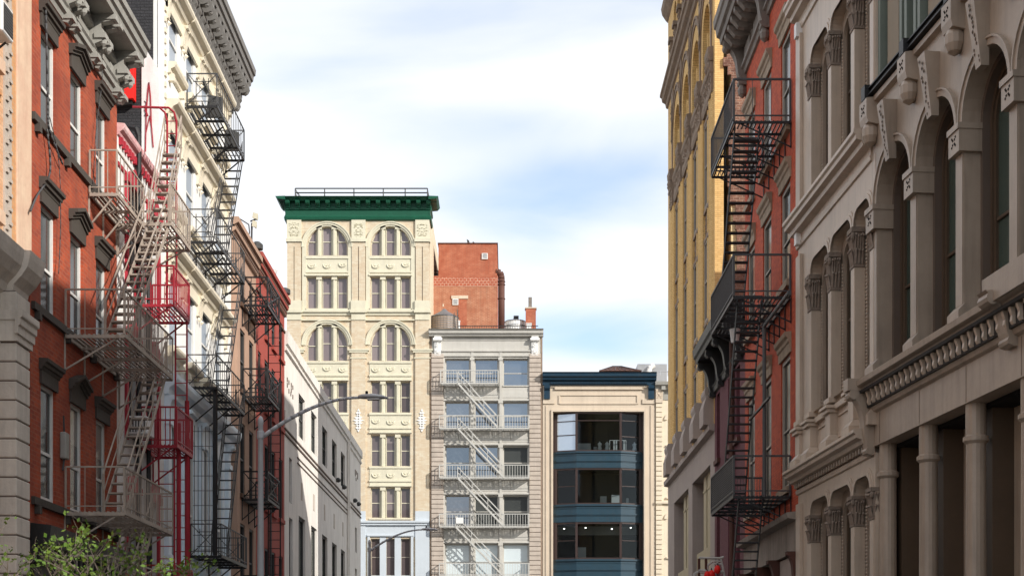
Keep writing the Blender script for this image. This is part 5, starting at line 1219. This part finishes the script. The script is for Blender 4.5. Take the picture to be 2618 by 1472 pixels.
for i_ in in2: window(b, i_[0], i_[1], i_[2], i_[3], -.60, M['umber'], G['green_dim'], fw=.08, rise=i_[4], rail=(.42,))
MB().box(0, e_, -14, -.95, 0, 23).build('side_wall', M['taupe2'], b)
for a_ in cl:
    im = MB()
    im.box(a_ - .08, a_ + pw + .08, -.34, .14, 12.12, 12.62); im.box(a_ - .10, a_ + pw + .10, -.34, .17, 12.56, 12.68)
    pbs = MB(); pbs.box(a_ - .1, a_ + pw + .1, -.34, .16, 8.68, 8.95); pbs.prism([(0, 8.95), (.16, 8.95), (.02, 9.1), (0, 9.1)], a_ - .1, a_ + pw + .1); pbs.build('pier_base', M['taupe2'], b)
    im.box(a_ + .02, a_ + pw - .02, 0, .03, 9.1, 12.12)
    im.build('impost', M['taupe2'], b); im = MB()
    im.prism([(0, 14.55), (.26, 14.6), (.30, 14.75), (.30, 15.15), (0, 15.2)], a_ - .06, a_ + pw + .06)
    im.lathe([(.02, 14.1), (.14, 14.18), (.20, 14.32), (.20, 14.5), (.14, 14.62)], a_ + pw / 2, .12, 12)
    im.build('pendant_boss', M['taupe2'], b)
dt = MB()
for a_ in cl:
    for (zc_, dd) in ((12.37, .14), (14.93, .30)):
        for an_ in range(4):
            t = an_ * math.pi / 2 + math.pi / 4
            for rr_ in (.06, .12): dt.lump(a_ + pw / 2 + rr_ * math.cos(t), dd, zc_ + rr_ * math.sin(t), .035, .02, .035)
dt.build('rosette', M['dark_room'], b)
ks = MB(); ko = MB()
for j, o_ in enumerate(ops):
    c = (o_[0] + o_[1]) / 2
    ks.add([(c - .12, 0, 13.35), (c + .12, 0, 13.35), (c + .19, 0, 14.65), (c - .19, 0, 14.65), (c - .12, .16, 13.35), (c + .12, .16, 13.35), (c + .19, .34, 14.65), (c - .19, .34, 14.65)], [(4, 5, 6, 7), (0, 4, 7, 3), (1, 5, 6, 2), (0, 1, 5, 4), (3, 2, 6, 7), (0, 1, 2, 3)])
    r = random.Random(j)
    for q in range(14):
        t = (q + .5) / 14; zz = 13.42 + 1.15 * t; dd = .165 + .18 * t; ko.lump(c + r.uniform(-.09, .09), dd, zz, .035, .018, .05)
    ro = (o_[1] - o_[0]) / 2; zc = o_[3] - o_[4]
    for k in range(16):
        t0, t1 = math.pi * k / 16, math.pi * (k + 1) / 16
        for ra, rb, dd in ((ro, ro + .13, .05), (ro + .13, ro + .17, .085)):
            ks.prism_d([(c + r_ * math.cos(t), zc + r_ * math.sin(t)) for r_, t in ((ra, t0), (rb, t0), (rb, t1), (ra, t1))], 0, dd)
ks.build('keystone', M['taupe2'], b); ko.build('keystone_carving', M['umber'], b)
lg = MB().prism([(0, 15.05), (.12, 15.08), (.12, 15.2), (.05, 15.25), (0, 15.3)], -.05, e_); lg.build('ledge', M['taupe2'], b)
br = MB(); br.box(-.05, e_, .10, .16, 15.28, 15.40).box(-.05, e_, .02, .22, 15.40, 15.43).box(-.05, e_, .02, .22, 15.25, 15.28)
for a_ in cl: br.box(a_ + .05, a_ + .3, .0, .3, 15.18, 15.5)
br.build('steel_channel', M['black_iron'], b)
up = MB()
for a_, c_ in zip(cl, cl[1:]): up.box(a_ + .55, a_ + 1.25, -.6, -.16, 15.3, 21.8)
up.box(-.05, e_, -.7, .05, 21.8, 23); up.build('tan_panel', M['tan_panel'], b)
gg = MB()
for a_, c_ in zip(cl, cl[1:]):
    for q in (-.02, .22, 1.45, 1.75): gg.box(a_ + q, a_ + q + .14, -.6, -.05 - .05 * (q > 1), 15.3, 21.8)
gg.build('mullion', M['green_frame'], b)
MB().quad((0, -.55, 15.3), (e_, -.55, 15.3), (e_, -.55, 21.8), (0, -.55, 21.8)).build('upper_glazing', G['black'], b)
cn = MB().prism([(0, 7.85), (.10, 7.9), (.14, 8.0), (.18, 8.28), (.30, 8.40), (.34, 8.46), (.44, 8.5), (.46, 8.62), (.40, 8.66), (-.9, 8.69), (-.9, 7.85)], -.05, e_); cn.build('shop_cornice', M['taupe2'], b)
dn = MB(); k = .05
while k < e_ - .1: dn.prism([(.12, 8.04), (.24, 8.02), (.275, 8.08), (.26, 8.18), (.29, 8.26), (.31, 8.33), (.14, 8.33)], k, k + .085); k += .30
dn.build('dentil_course', M['taupe'], b)
MB().prism([(.05, 7.98), (.195, 8.0), (.21, 8.335), (.36, 8.335), (.38, 8.39), (.05, 8.39)], -.0, e_ - .02).build('dentil_gap_shade', M['black_cornice'], b)  # black strip and soffit painted as the shade around the dentils
MB().prism([(-.9, 7.1), (.02, 7.1), (.02, 7.86), (-.9, 7.86)], .0, e_).build('architrave', M['taupe2'], b)
m_ = MB(); console(m_, -.14, .14, 6.9, 8.45, .62); m_.box(-.16, .16, 0, .66, 8.4, 8.68); console(m_, cl[3] - .02, cl[3] + .36, 7.7, 8.7, .62); m_.box(cl[3] - .1, e_, .02, .5, 8.5, 9.0); m_.build('end_console', M['taupe2'], b)
sm_ = MB()
for a_ in cl: sm_.box(a_ + .5, a_ + .512, .02, .026, 7.12, 7.84)
sm_.build('casting_seam', M['umber'], b)
cc = MB()
for a_ in cl:
    cc.lathe([(.30, 0), (.30, .3), (.21, .5), (.19, 6.3), (.25, 6.36), (.25, 6.44), (.20, 6.48), (.20, 7.1)], a_ + .42, -.22, 16)
cc.build('shop_column', M['taupe2'], b, smooth=False)
pc = MB()
for a_ in cl: pc.box(a_ + .22, a_ + .55, -1.9, -.5, 0, 7.1)
for a_ in cl: pc.box(a_ + .7, a_ + 2.0, -1.9, -1.7, 3.9, 4.05); pc.box(a_ + .7, a_ + 2.0, -1.75, -1.55, 4.6, 4.75)
pc.build('recess_pier', M['umber'], b)
MB().box(0, e_, -1.95, -1.85, 0, 7.1).build('recess_back', G['black'], b)
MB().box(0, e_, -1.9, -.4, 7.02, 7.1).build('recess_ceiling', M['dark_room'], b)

# ------------------------------------------------------------------ FIRE ESCAPES
def fire_escape(label, fr, m, platforms, flights=(), ladders=(), posts=(), rail_m=None, group='fire escapes on the house fronts', tread_m=None, tdp=.10, sth=.09, slat=.10, t=.032):
    s0 = min(p['s'][0] for p in platforms); zmin = min(p['z'] for p in platforms)
    o = thing('fire_escape', label, 'fire escape', fr, s0, 0, zmin, group); rail_m = rail_m or m
    for p in platforms:
        a_, c_ = p['s']; z = p['z']; d = p['d']; d0 = p.get('d0', .05); rh = p.get('h', .95)
        mb = MB()
        for dd in (d0, d): mb.box(a_, c_, dd - .02, dd + .02, z - .07, z + .02)
        n_ = max(2, int((c_ - a_) / .9) + 1)
        for k in range(n_):
            x_ = a_ + (c_ - a_) * k / (n_ - 1); mb.box(x_ - .02, x_ + .02, d0, d, z - .09, z - .02)
        k = d0 + slat
        hole = p.get('hole')
        while k < d - .03:
            if hole and hole[2] < k < hole[3]:
                mb.box(a_, hole[0], k - .018, k + .018, z - .02, z + .005); mb.box(hole[1], c_, k - .018, k + .018, z - .02, z + .005)
            else: mb.box(a_, c_, k - .018, k + .018, z - .02, z + .005)
            k += slat
        mb.build('platform', m, o)
        done = set(); rb = MB(); pts = [(a_, d0), (a_, d), (c_, d), (c_, d0)]; bp = p.get('pitch', .16); bt = p.get('bt', .018)
        for (p1, p2), side in zip(zip(pts, pts[1:]), ('near' if fr is FL else 'far', 'front', 'far' if fr is FL else 'near')):
            if side in p.get('open', ()): continue
            A = Vector((p1[0], p1[1], z)); B = Vector((p2[0], p2[1], z)); ln_ = (B - A).length; up_ = Vector((0, 0, rh))
            rb.bar(A + up_, B + up_, t * 1.2); rb.bar(A + up_ * .12, B + up_ * .12, t * .8)
            for q in (A, B):
                if tuple(q) not in done: rb.bar(q, q + up_, t * 1.3); done.add(tuple(q))
            if p.get('style') == 'x' and side in ('near', 'far') or p.get('style') == 'xx':
                rb.bar(A, B + up_, t * .8); rb.bar(B, A + up_, t * .8); A1 = A + (B - A) * .3; B1 = A + (B - A) * .72
                for q in (A1, B1): rb.bar(q + up_ * .2, q + up_ * .85, t * .8)
                for f_ in (.28, .75): rb.bar(A + (B - A) * .2 + up_ * f_, A + (B - A) * .82 + up_ * f_, t * .8)
            if p.get('style') == 'bars' and side == 'near':
                for k in (.33, .66): q = A + (B - A) * k; rb.bar(q, q + up_, bt)
            else:
                if not (p.get('style') in ('x',) and side == 'near'):
                    k = bp
                    while k < ln_: q = A + (B - A) * (k / ln_); rb.bar(q, q + up_, bt); k += bp
                    if p.get('mesh') and side == 'front':
                        k = .05
                        while k < rh: rb.bar(A + Vector((0, 0, k)), B + Vector((0, 0, k)), .014); k += .065
        rb.build('railing', rail_m, o)
        nb_ = p.get('nb', 3)
        for k in range(nb_):
            x_ = a_ + .05 + (c_ - a_ - .1) * k / max(1, nb_ - 1)
            MB().bar((x_, .02, z - .75), (x_, d * .9, z - .06), .035).bar((x_, .02, z - .78), (x_, .02, z - .05), .035).build('bracket', m, o)
    for (A, B, da, db, hr) in flights:
        mb = MB(); (sa, za), (sb, zb) = A, B
        for dd in (da, db):
            mb.add([(sa, dd - .012, za - sth), (sa, dd - .012, za + sth), (sb, dd - .012, zb + sth), (sb, dd - .012, zb - sth), (sa, dd + .012, za - sth), (sa, dd + .012, za + sth), (sb, dd + .012, zb + sth), (sb, dd + .012, zb - sth)],
                   [(0, 1, 2, 3), (4, 5, 6, 7), (0, 1, 5, 4), (1, 2, 6, 5), (2, 3, 7, 6), (3, 0, 4, 7)])
        w_ = mb.build('staircase', m, o)
        n_ = max(4, int(abs(zb - za) / (.24 if tdp > .08 else .30))); 
        for k in range(1, n_):
            f_ = k / n_; s_ = sa + (sb - sa) * f_; z_ = za + (zb - za) * f_; MB().box(s_ - tdp, s_ + tdp, da, db, z_ - .02, z_ + .015).build('tread', tread_m or m, w_)
        hb = MB()
        for dd in (da, db):
            hb.bar((sa, dd, za + hr), (sb, dd, zb + hr), t); hb.bar((sa, dd, za), (sa, dd, za + hr), t); hb.bar((sb, dd, zb), (sb, dd, zb + hr), t)
            for f_ in (.33, .66): s_ = sa + (sb - sa) * f_; z_ = za + (zb - za) * f_; hb.bar((s_, dd, z_), (s_, dd, z_ + hr), t * .7)
            hb.bar((sa, dd, za + hr * .5), (sb, dd, zb + hr * .5), t * .7)
        hb.build('handrail', rail_m, w_)
    for (s_, d1, d2, z0, z1, goose) in ladders:
        mb = MB()
        for dd in (d1, d2):
            if goose: mb.path([(s_, dd, z0), (s_, dd, z1 - .35), (s_ , dd - .06, z1 - .12), (s_, dd - .2, z1), (s_, dd - goose, z1 + .02)], .028, 6)
            else: mb.tube((s_, dd, z0), (s_, dd, z1), .024, 6)
        k = z0 + .15
        while k < z1 - .3: mb.tube((s_, d1, k), (s_, d2, k), .014, 5); k += .32
        mb.build('ladder', m, o)
    for (s_, d_, z0, z1, r_) in posts: MB().tube((s_, d_, z0), (s_, d_, z1), r_, 6).build('post', m, o)
    return o

# 1 chalky beige one on the orange red house (left)
fire_escape('chalky beige fire escape with zigzag stairs on the orange red brick house', FL, M['beige_iron'],
  [dict(s=(32.1, 34.45), z=12.62, d=.66, nb=3, pitch=.3, style='bars'), dict(s=(34.5, 36.6), z=12.72, d=1.3, nb=3, pitch=.16, open=('near',)),
   dict(s=(30.35, 34.7), z=9.0, d=1.3, nb=4, pitch=.13, bt=.014, style='bars'), dict(s=(30.35, 34.7), z=5.22, d=1.3, nb=4, pitch=.13, bt=.014, style='bars'),
   dict(s=(29.5, 34.0), z=3.2, d=1.2, nb=3, pitch=.5, h=1.0)],
  flights=[((31.0, 9.05), (34.7, 12.7), .72, 1.22, .85), ((31.0, 5.25), (34.6, 9.0), .66, 1.16, .85), ((31.4, 3.2), (33.4, 5.2), .7, 1.15, .8), ((34.9, 12.75), (36.3, 15.2), .72, 1.15, .8)], t=.028, sth=.07, tread_m=M['beige_iron'])
# 2 red one on the narrow house
fire_escape('red fire escape with tall ladder on the narrow white house', FL, M['red_iron'],
  [dict(s=(36.0, 37.75), z=11.15, d=1.02, nb=2, pitch=.13), dict(s=(36.2, 38.0), z=7.62, d=1.05, nb=2, pitch=.12), dict(s=(36.2, 38.2), z=3.6, d=1.0, nb=2, pitch=.12)],
  ladders=[(37.0, .62, .86, 11.2, 16.5, .9), (37.5, .72, 1.02, 7.7, 11.1, 0), (38.1, .55, .95, 3.0, 7.6, 0), (36.6, .50, .9, 3.0, 7.6, 0)],
  posts=[(37.0, .92, 1.0, 8.3, .06), (37.6, 1.0, 1.0, 9.0, .06)], t=.034)
# 3 dark one on the cream building
plats = [dict(s=(41.7, 46.0), z=z_, d=.95, nb=4, style='x', pitch=.28, bt=.015, h=.92, d0=.08) for z_ in (18.47, 14.5, 10.24)] + [dict(s=(42.3, 46.4), z=5.35, d=.95, nb=4, style='x', pitch=.28, h=.92)]
fire_escape('dark grey fire escape with crossed railings on the tall cream cast iron building', FL, M['black_iron'], plats,
  flights=[((43.6, 14.5), (46.2, 18.4), .35, .85, .7), ((43.6, 10.25), (46.2, 14.45), .35, .85, .7), ((43.8, 5.4), (46.2, 10.2), .35, .85, .7)],
  posts=[(41.9, .06, 5.3, 10.2, .05), (41.9, .86, 5.3, 10.2, .07)], rail_m=M['grey_iron'], t=.026, tdp=.035, sth=.045, slat=.12)
# 4 black one on tan/red
fire_escape('black fire escape with crossed railings between the tan and the rose red buildings', FL, M['black_iron'],
  [dict(s=(50.6, 53.2), z=z_, d=.92, nb=3, style='xx', pitch=.3, h=.95) for z_ in (15.0, 11.75, 8.1, 4.4)],
  ladders=[(53.3, .5, .95, 4.5, 8.1, 0), (53.3, .5, .95, 8.1, 11.75, 0), (53.3, .5, .95, 11.75, 15.0, 0)], t=.04)
# 5 big black one on the red house (right); s = minus distance
fire_escape('large black fire escape with long ladder stairs on the brick red painted house', FR, M['black_iron'],
  [dict(s=(-45.9, -41.4), z=17.9, d=1.69, nb=6, pitch=.15, h=1.2, style='bars', hole=(-45.3, -42.0, .8, 1.6)),
   dict(s=(-45.9, -41.4), z=12.8, d=1.69, nb=6, pitch=.13, h=1.2, style='bars', hole=(-45.3, -42.0, .8, 1.6)),
   dict(s=(-45.9, -41.4), z=7.0, d=1.69, nb=6, pitch=.09, h=1.15, mesh=True, style='bars', hole=(-45.3, -42.0, .8, 1.6))],
  flights=[((-45.2, 12.8), (-41.9, 17.8), .85, 1.58, .12), ((-45.0, 7.0), (-41.9, 12.7), .80, 1.5, .12), ((-44.6, 1.5), (-41.6, 6.95), .80, 1.5, .12)],
  rail_m=M['grey_iron'], t=.045, slat=.12)
# 6 white one on the loft building
fire_escape('off white fire escape with parallel diagonal stairs on the grey beige loft building', FF, M['white_iron'],
  [dict(s=(X(1128), X(1274)), z=Z(985), d=.95, nb=4, pitch=.2, bt=.03)] + [dict(s=(X(1125), X(1352)), z=Z(y_), d=.95, nb=6, pitch=.2, bt=.03) for y_ in (1099, 1224, 1348)] + [dict(s=(X(1125), X(1352)), z=Z(1473), d=.95, nb=6, pitch=.2, bt=.03)],
  flights=[((X(1171), Z(985)), (X(1272), Z(1097)), .55, .98, .85), ((X(1171), Z(1100)), (X(1286), Z(1222)), .55, .98, .85), ((X(1171), Z(1225)), (X(1287), Z(1347)), .55, .98, .85), ((X(1166), Z(1349)), (X(1286), Z(1473)), .55, .98, .85)], t=.05)
g_ = thing('window_grille', 'tall grey iron grille of thin bars standing on the lowest dark fire escape landing', 'grille', FL, 42.3, .2, 5.4)
m_ = MB()
for k in range(6): m_.bar((42.3, .16 + k * .11, 5.4), (42.3, .16 + k * .11, 9.2 - .05 * (k % 2)), .016)
for k in range(9): m_.bar((42.3, .12, 5.5 + k * .44), (42.3, .75, 5.5 + k * .44), .016)
m_.build('bars', M['grey_iron'], g_)
for (s_, z_, lab) in ((42.9, 18.6, 'highest'), (45.6, 17.75 + .85, 'outer')):
    o = thing('landing_board', 'dark board leaning on the %s landing rail of the cream building' % lab, 'board', FL, s_, .6, z_); MB().add([(s_, .35, z_), (s_, .85, z_), (s_ + .05, .85, z_ + .6), (s_ + .05, .45, z_ + .7), (s_ + .1, .35, z_), (s_ + .1, .85, z_), (s_ + .12, .85, z_ + .6), (s_ + .12, .45, z_ + .7)], [(0, 1, 2, 3), (4, 5, 6, 7), (0, 1, 5, 4), (1, 2, 6, 5), (2, 3, 7, 6), (3, 0, 4, 7)]).build('board', M['dark_frame'], o)
o = thing('bucket', 'pale bucket hanging under the middle landing of the large black fire escape', 'bucket', FR, -44.6, 1.2, 12.3); MB().lathe([(.12, 12.2), (.17, 12.6), (.18, 12.62)], -44.6, 1.15, 12).build('pail', M['white_box'], o); MB().tube((-44.6, 1.15, 12.6), (-44.6, 1.15, 12.82), .015).build('handle', M['grey_iron'], o)
o = thing('standpipe', 'dark vertical iron pipe before the middle window of the red painted house', 'pipe', FR, -43.6, 1.0, 3)
sx = FR.s(1954, .9); MB().path([(FR.s(2018, .9), .9, FR.z(1956, 833, .9)), (sx, .9, FR.z(1954, 833, .9)), (sx, .9, 6.9)], .055, 8).build('pipe', M['grey_iron'], o); MB().bar((sx, .95, FR.z(1954, 1030, .95)), (sx + 1.1, .95, FR.z(1954, 1030, .95)), .06).bar((sx - 2.2, .95, FR.z(1954, 1032, .95)), (sx, .95, FR.z(1954, 1032, .95)), .06).build('cross_bar', M['black_iron'], o)
ac = thing('notice_board', 'small white board at the top of the lowest off white stair', 'board', FF, X(1168), 1, Z(1348))
MB().box(X(1167), X(1186), 1.0, 1.05, Z(1341), Z(1326)).build('board', M['white_box'], ac)
# window air conditioner behind the beige stairs
ac = thing('air_conditioner', 'old air conditioner in a window behind the beige fire escape stairs', 'air conditioner', FL, 35.5, 0, 7.9)
s_ = 35.4; MB().box(s_, s_ + .75, -.1, .5, 7.75, 8.2).build('casing', M['white_box'], ac, bevel=.02)
m_ = MB(); [m_.box(s_ - .01, s_, .0 + k * .07, .03 + k * .07, 7.8, 8.15) for k in range(7)]; m_.build('grille', M['dark_frame'], ac)

# lantern balcony at the lower right
o = thing('balcony_railing', 'white bent pipe railing over a shopfront between the golden building and the black stairs', 'railing', FR, -56, .5, 5.5)
PY = 50.0; pp_ = lambda x, y: (-PY, 8.25 - (x - VX) * PY / FPX, H + (VY - y) * PY / FPX)
m_ = MB(); m_.path([pp_(1787, 1425), pp_(1840, 1426), pp_(1850, 1423)], .05).path([pp_(1843, 1427), pp_(1848, 1448), pp_(1856, 1490)], .04).path([pp_(1785, 1457), pp_(1850, 1461)], .06)
m_.path([pp_(1808, 1458), pp_(1809, 1445), pp_(1816, 1439), pp_(1822, 1435)], .045).path([pp_(1834, 1428), pp_(1833, 1455)], .04).path([pp_(1774, 1480), pp_(1777, 1464), pp_(1785, 1461), pp_(1800, 1463)], .05).path([pp_(1825, 1433), pp_(1845, 1434)], .035).path([pp_(1825, 1440), pp_(1845, 1441)], .035)
m_.build('rails', M['white_iron'], o); MB().path([pp_(1787, 1427), pp_(1787, 1500)], .05).path([pp_(1805, 1427), pp_(1806, 1500)], .05).build('post', M['rust'], o)
for i, (x_, y_, r_, lab) in enumerate(((1833, 1456, .12, 'the highest of three'), (1818, 1469, .13, 'in the middle of three'), (1807, 1470, .11, 'the leftmost of three'))):
    o = thing('lantern', 'small red lantern on the white pipe railing, ' + lab, 'lantern', FR, -PY, 0, 0, 'red lanterns'); q = pp_(x_, y_)
    MB().lathe([(.03, q[2] - r_ * 1.2), (r_ * .8, q[2] - r_ * .8), (r_, q[2]), (r_ * .8, q[2] + r_ * .8), (.04, q[2] + r_ * 1.3)], q[0] + .1, q[1], 12).build('shade', M['bright_red'], o, smooth=True)
    MB().tube((q[0] + .1, q[1], q[2] + r_ * 1.2), (q[0] + .1, q[1], q[2] + r_ * 1.9), .02).build('cap', M['black_iron'], o)

# ------------------------------------------------------------------ STREET LAMPS
def street_lamp(label, Xp, Yp, cap_m):
    FS = Frame((0, Yp), (1, 0)); o = thing('street_lamp', label, 'street lamp', FS, Xp, 0, 0, 'street lamps')
    MB().lathe([(.17, 0), (.17, .5), (.11, .7), (.092, 3), (.062, 7.9), (.072, 7.92), (.072, 8.0), (.05, 8.08), (.01, 8.12)], Xp, 0, 14).build('pole', M['lamp_metal'], o, smooth=True)
    MB().lathe([(.08, 7.55), (.09, 7.58), (.09, 7.72), (.08, 7.75)], Xp, 0, 14).build('collar', M['lamp_metal'], o)
    pts = []
    for k in range(15):
        t = k / 14; pts.append((Xp + .08 + 2.35 * t, 0, 7.62 + .95 * math.sin(t * math.pi / 2) ** .9 - .0 * t))
    am = MB()
    for i, (p, q) in enumerate(zip(pts, pts[1:])): am.tube(p, q, .055 - .022 * i / 14, 8, .055 - .022 * (i + 1) / 14)
    am.build('arm', M['lamp_metal'], o, smooth=True)
    e = pts[-1]; hd = MB(); secs = [(0, .05, .04, 0), (.08, .13, .07, 0), (.35, .16, .085, 0), (.6, .13, .06, -.01), (.74, .05, .025, -.03)]; vs = []
    for x_, wd, hh, dz in secs:
        for k in range(10):
            a_ = 2 * math.pi * k / 10; vs.append((e[0] + x_ - .03, wd * math.cos(a_), e[2] + .01 + dz + hh * math.sin(a_) * (1 if math.sin(a_) > 0 else .55)))
    fs = [(i * 10 + k, i * 10 + (k + 1) % 10, (i + 1) * 10 + (k + 1) % 10, (i + 1) * 10 + k) for i in range(4) for k in range(10)] + [tuple(range(10)), tuple(range(40, 50))]
    hd.add(vs, fs); hd.build('lamp_head', M['lamp_metal'], o, smooth=True)
    MB().box(e[0] + .2, e[0] + .5, -.09, .09, e[2] - .06, e[2] - .03).build('lens', M['white_box'], o)
    MB().lathe([(.035, e[2] + .08), (.035, e[2] + .16)], e[0] + .18, 0, 8).build('photocell', cap_m, o)
    return o
street_lamp('nearer grey street lamp, its curved arm crossing the off white building', -6.1, 35, M['black_iron'])
street_lamp('farther grey street lamp, its arm before the pale blue painted base', -6.4, 65.5, M['black_iron'])

# ------------------------------------------------------------------ YOUNG TREE at the lower left
tr = thing('street_tree', 'young street tree with sparse yellow green leaves before the orange red house', 'tree', Frame((-6.0, 19.5), (1, 0)), 0, 0, 0)
tb = MB(); tips = []; rt = random.Random(21)
def limb(p, dirv, r, ln_, lev):
    n_ = 5; pts = [Vector(p)]; d_ = Vector(dirv).normalized()
    for k in range(n_):
        d_ = (d_ + Vector((rt.uniform(-.16, .16), rt.uniform(-.16, .16), rt.uniform(-.10, .14)))).normalized(); pts.append(pts[-1] + d_ * ln_ / n_)
    for k in range(n_):
        tb.tube(pts[k], pts[k + 1], r * (1 - .13 * k), 6 if lev < 2 else 4, r * (1 - .13 * (k + 1)))
        if lev >= 2: tips.append((pts[k + 1], d_, lev))
    if lev < 4:
        kids = (0, 4, 3, 2)[lev] if lev else 3
        for j in range(kids):
            i = rt.randint(2, n_) if lev else n_
            az = rt.uniform(0, 2 * math.pi); nd = (d_ * rt.uniform(.5, 1.0) + Vector((math.cos(az), math.sin(az), rt.uniform(-.1, .55))) * rt.uniform(.6, 1.0)).normalized()
            limb(pts[i], nd, r * rt.uniform(.42, .6), ln_ * rt.uniform(.55, .8), lev + 1)
tb.tube((0, 0, 0), (.02, 0, 1.6), .085, 8, .065)
limb((.02, 0, 1.6), (-.05, 0, 1), .06, .7, 1) if False else None
tb.tube((.02, 0, 1.6), (.0, 0, 2.25), .065, 8, .05)
for dv, ln_ in (((-.8, .1, .6), 1.15), ((.85, -.1, .55), 1.15), ((-.35, .2, 1), .9), ((.4, -.2, .8), 1.0), ((-.95, -.2, .25), 1.1), ((.7, .5, .3), .9), ((.1, -.6, .6), .95)):
    limb((0, 0, 2.22 + rt.uniform(-.25, .02)), dv, .036, ln_, 1)
tb.build('trunk', M['bark'], tr)
lf = MB()
for p, d_, lev in tips:
    for k in range(rt.choice((0, 0, 0, 2)) if lev < 4 else rt.choice((0, 0, 2, 4))):
        c = p + Vector((rt.gauss(0, .05), rt.gauss(0, .05), rt.gauss(0, .05))); a_ = Vector((rt.uniform(-1, 1), rt.uniform(-1, 1), rt.uniform(-.6, 1))).normalized()
        b2 = a_.cross(Vector((rt.uniform(-1, 1), rt.uniform(-1, 1), rt.uniform(-1, 1)))).normalized(); L_ = rt.uniform(.03, .095); W_ = L_ * .36
        lf.add([c, c + a_ * L_ * .45 + b2 * W_, c + a_ * L_, c + a_ * L_ * .45 - b2 * W_], [(0, 1, 2, 3)])
lf.build('crown', M['leaf'], tr)
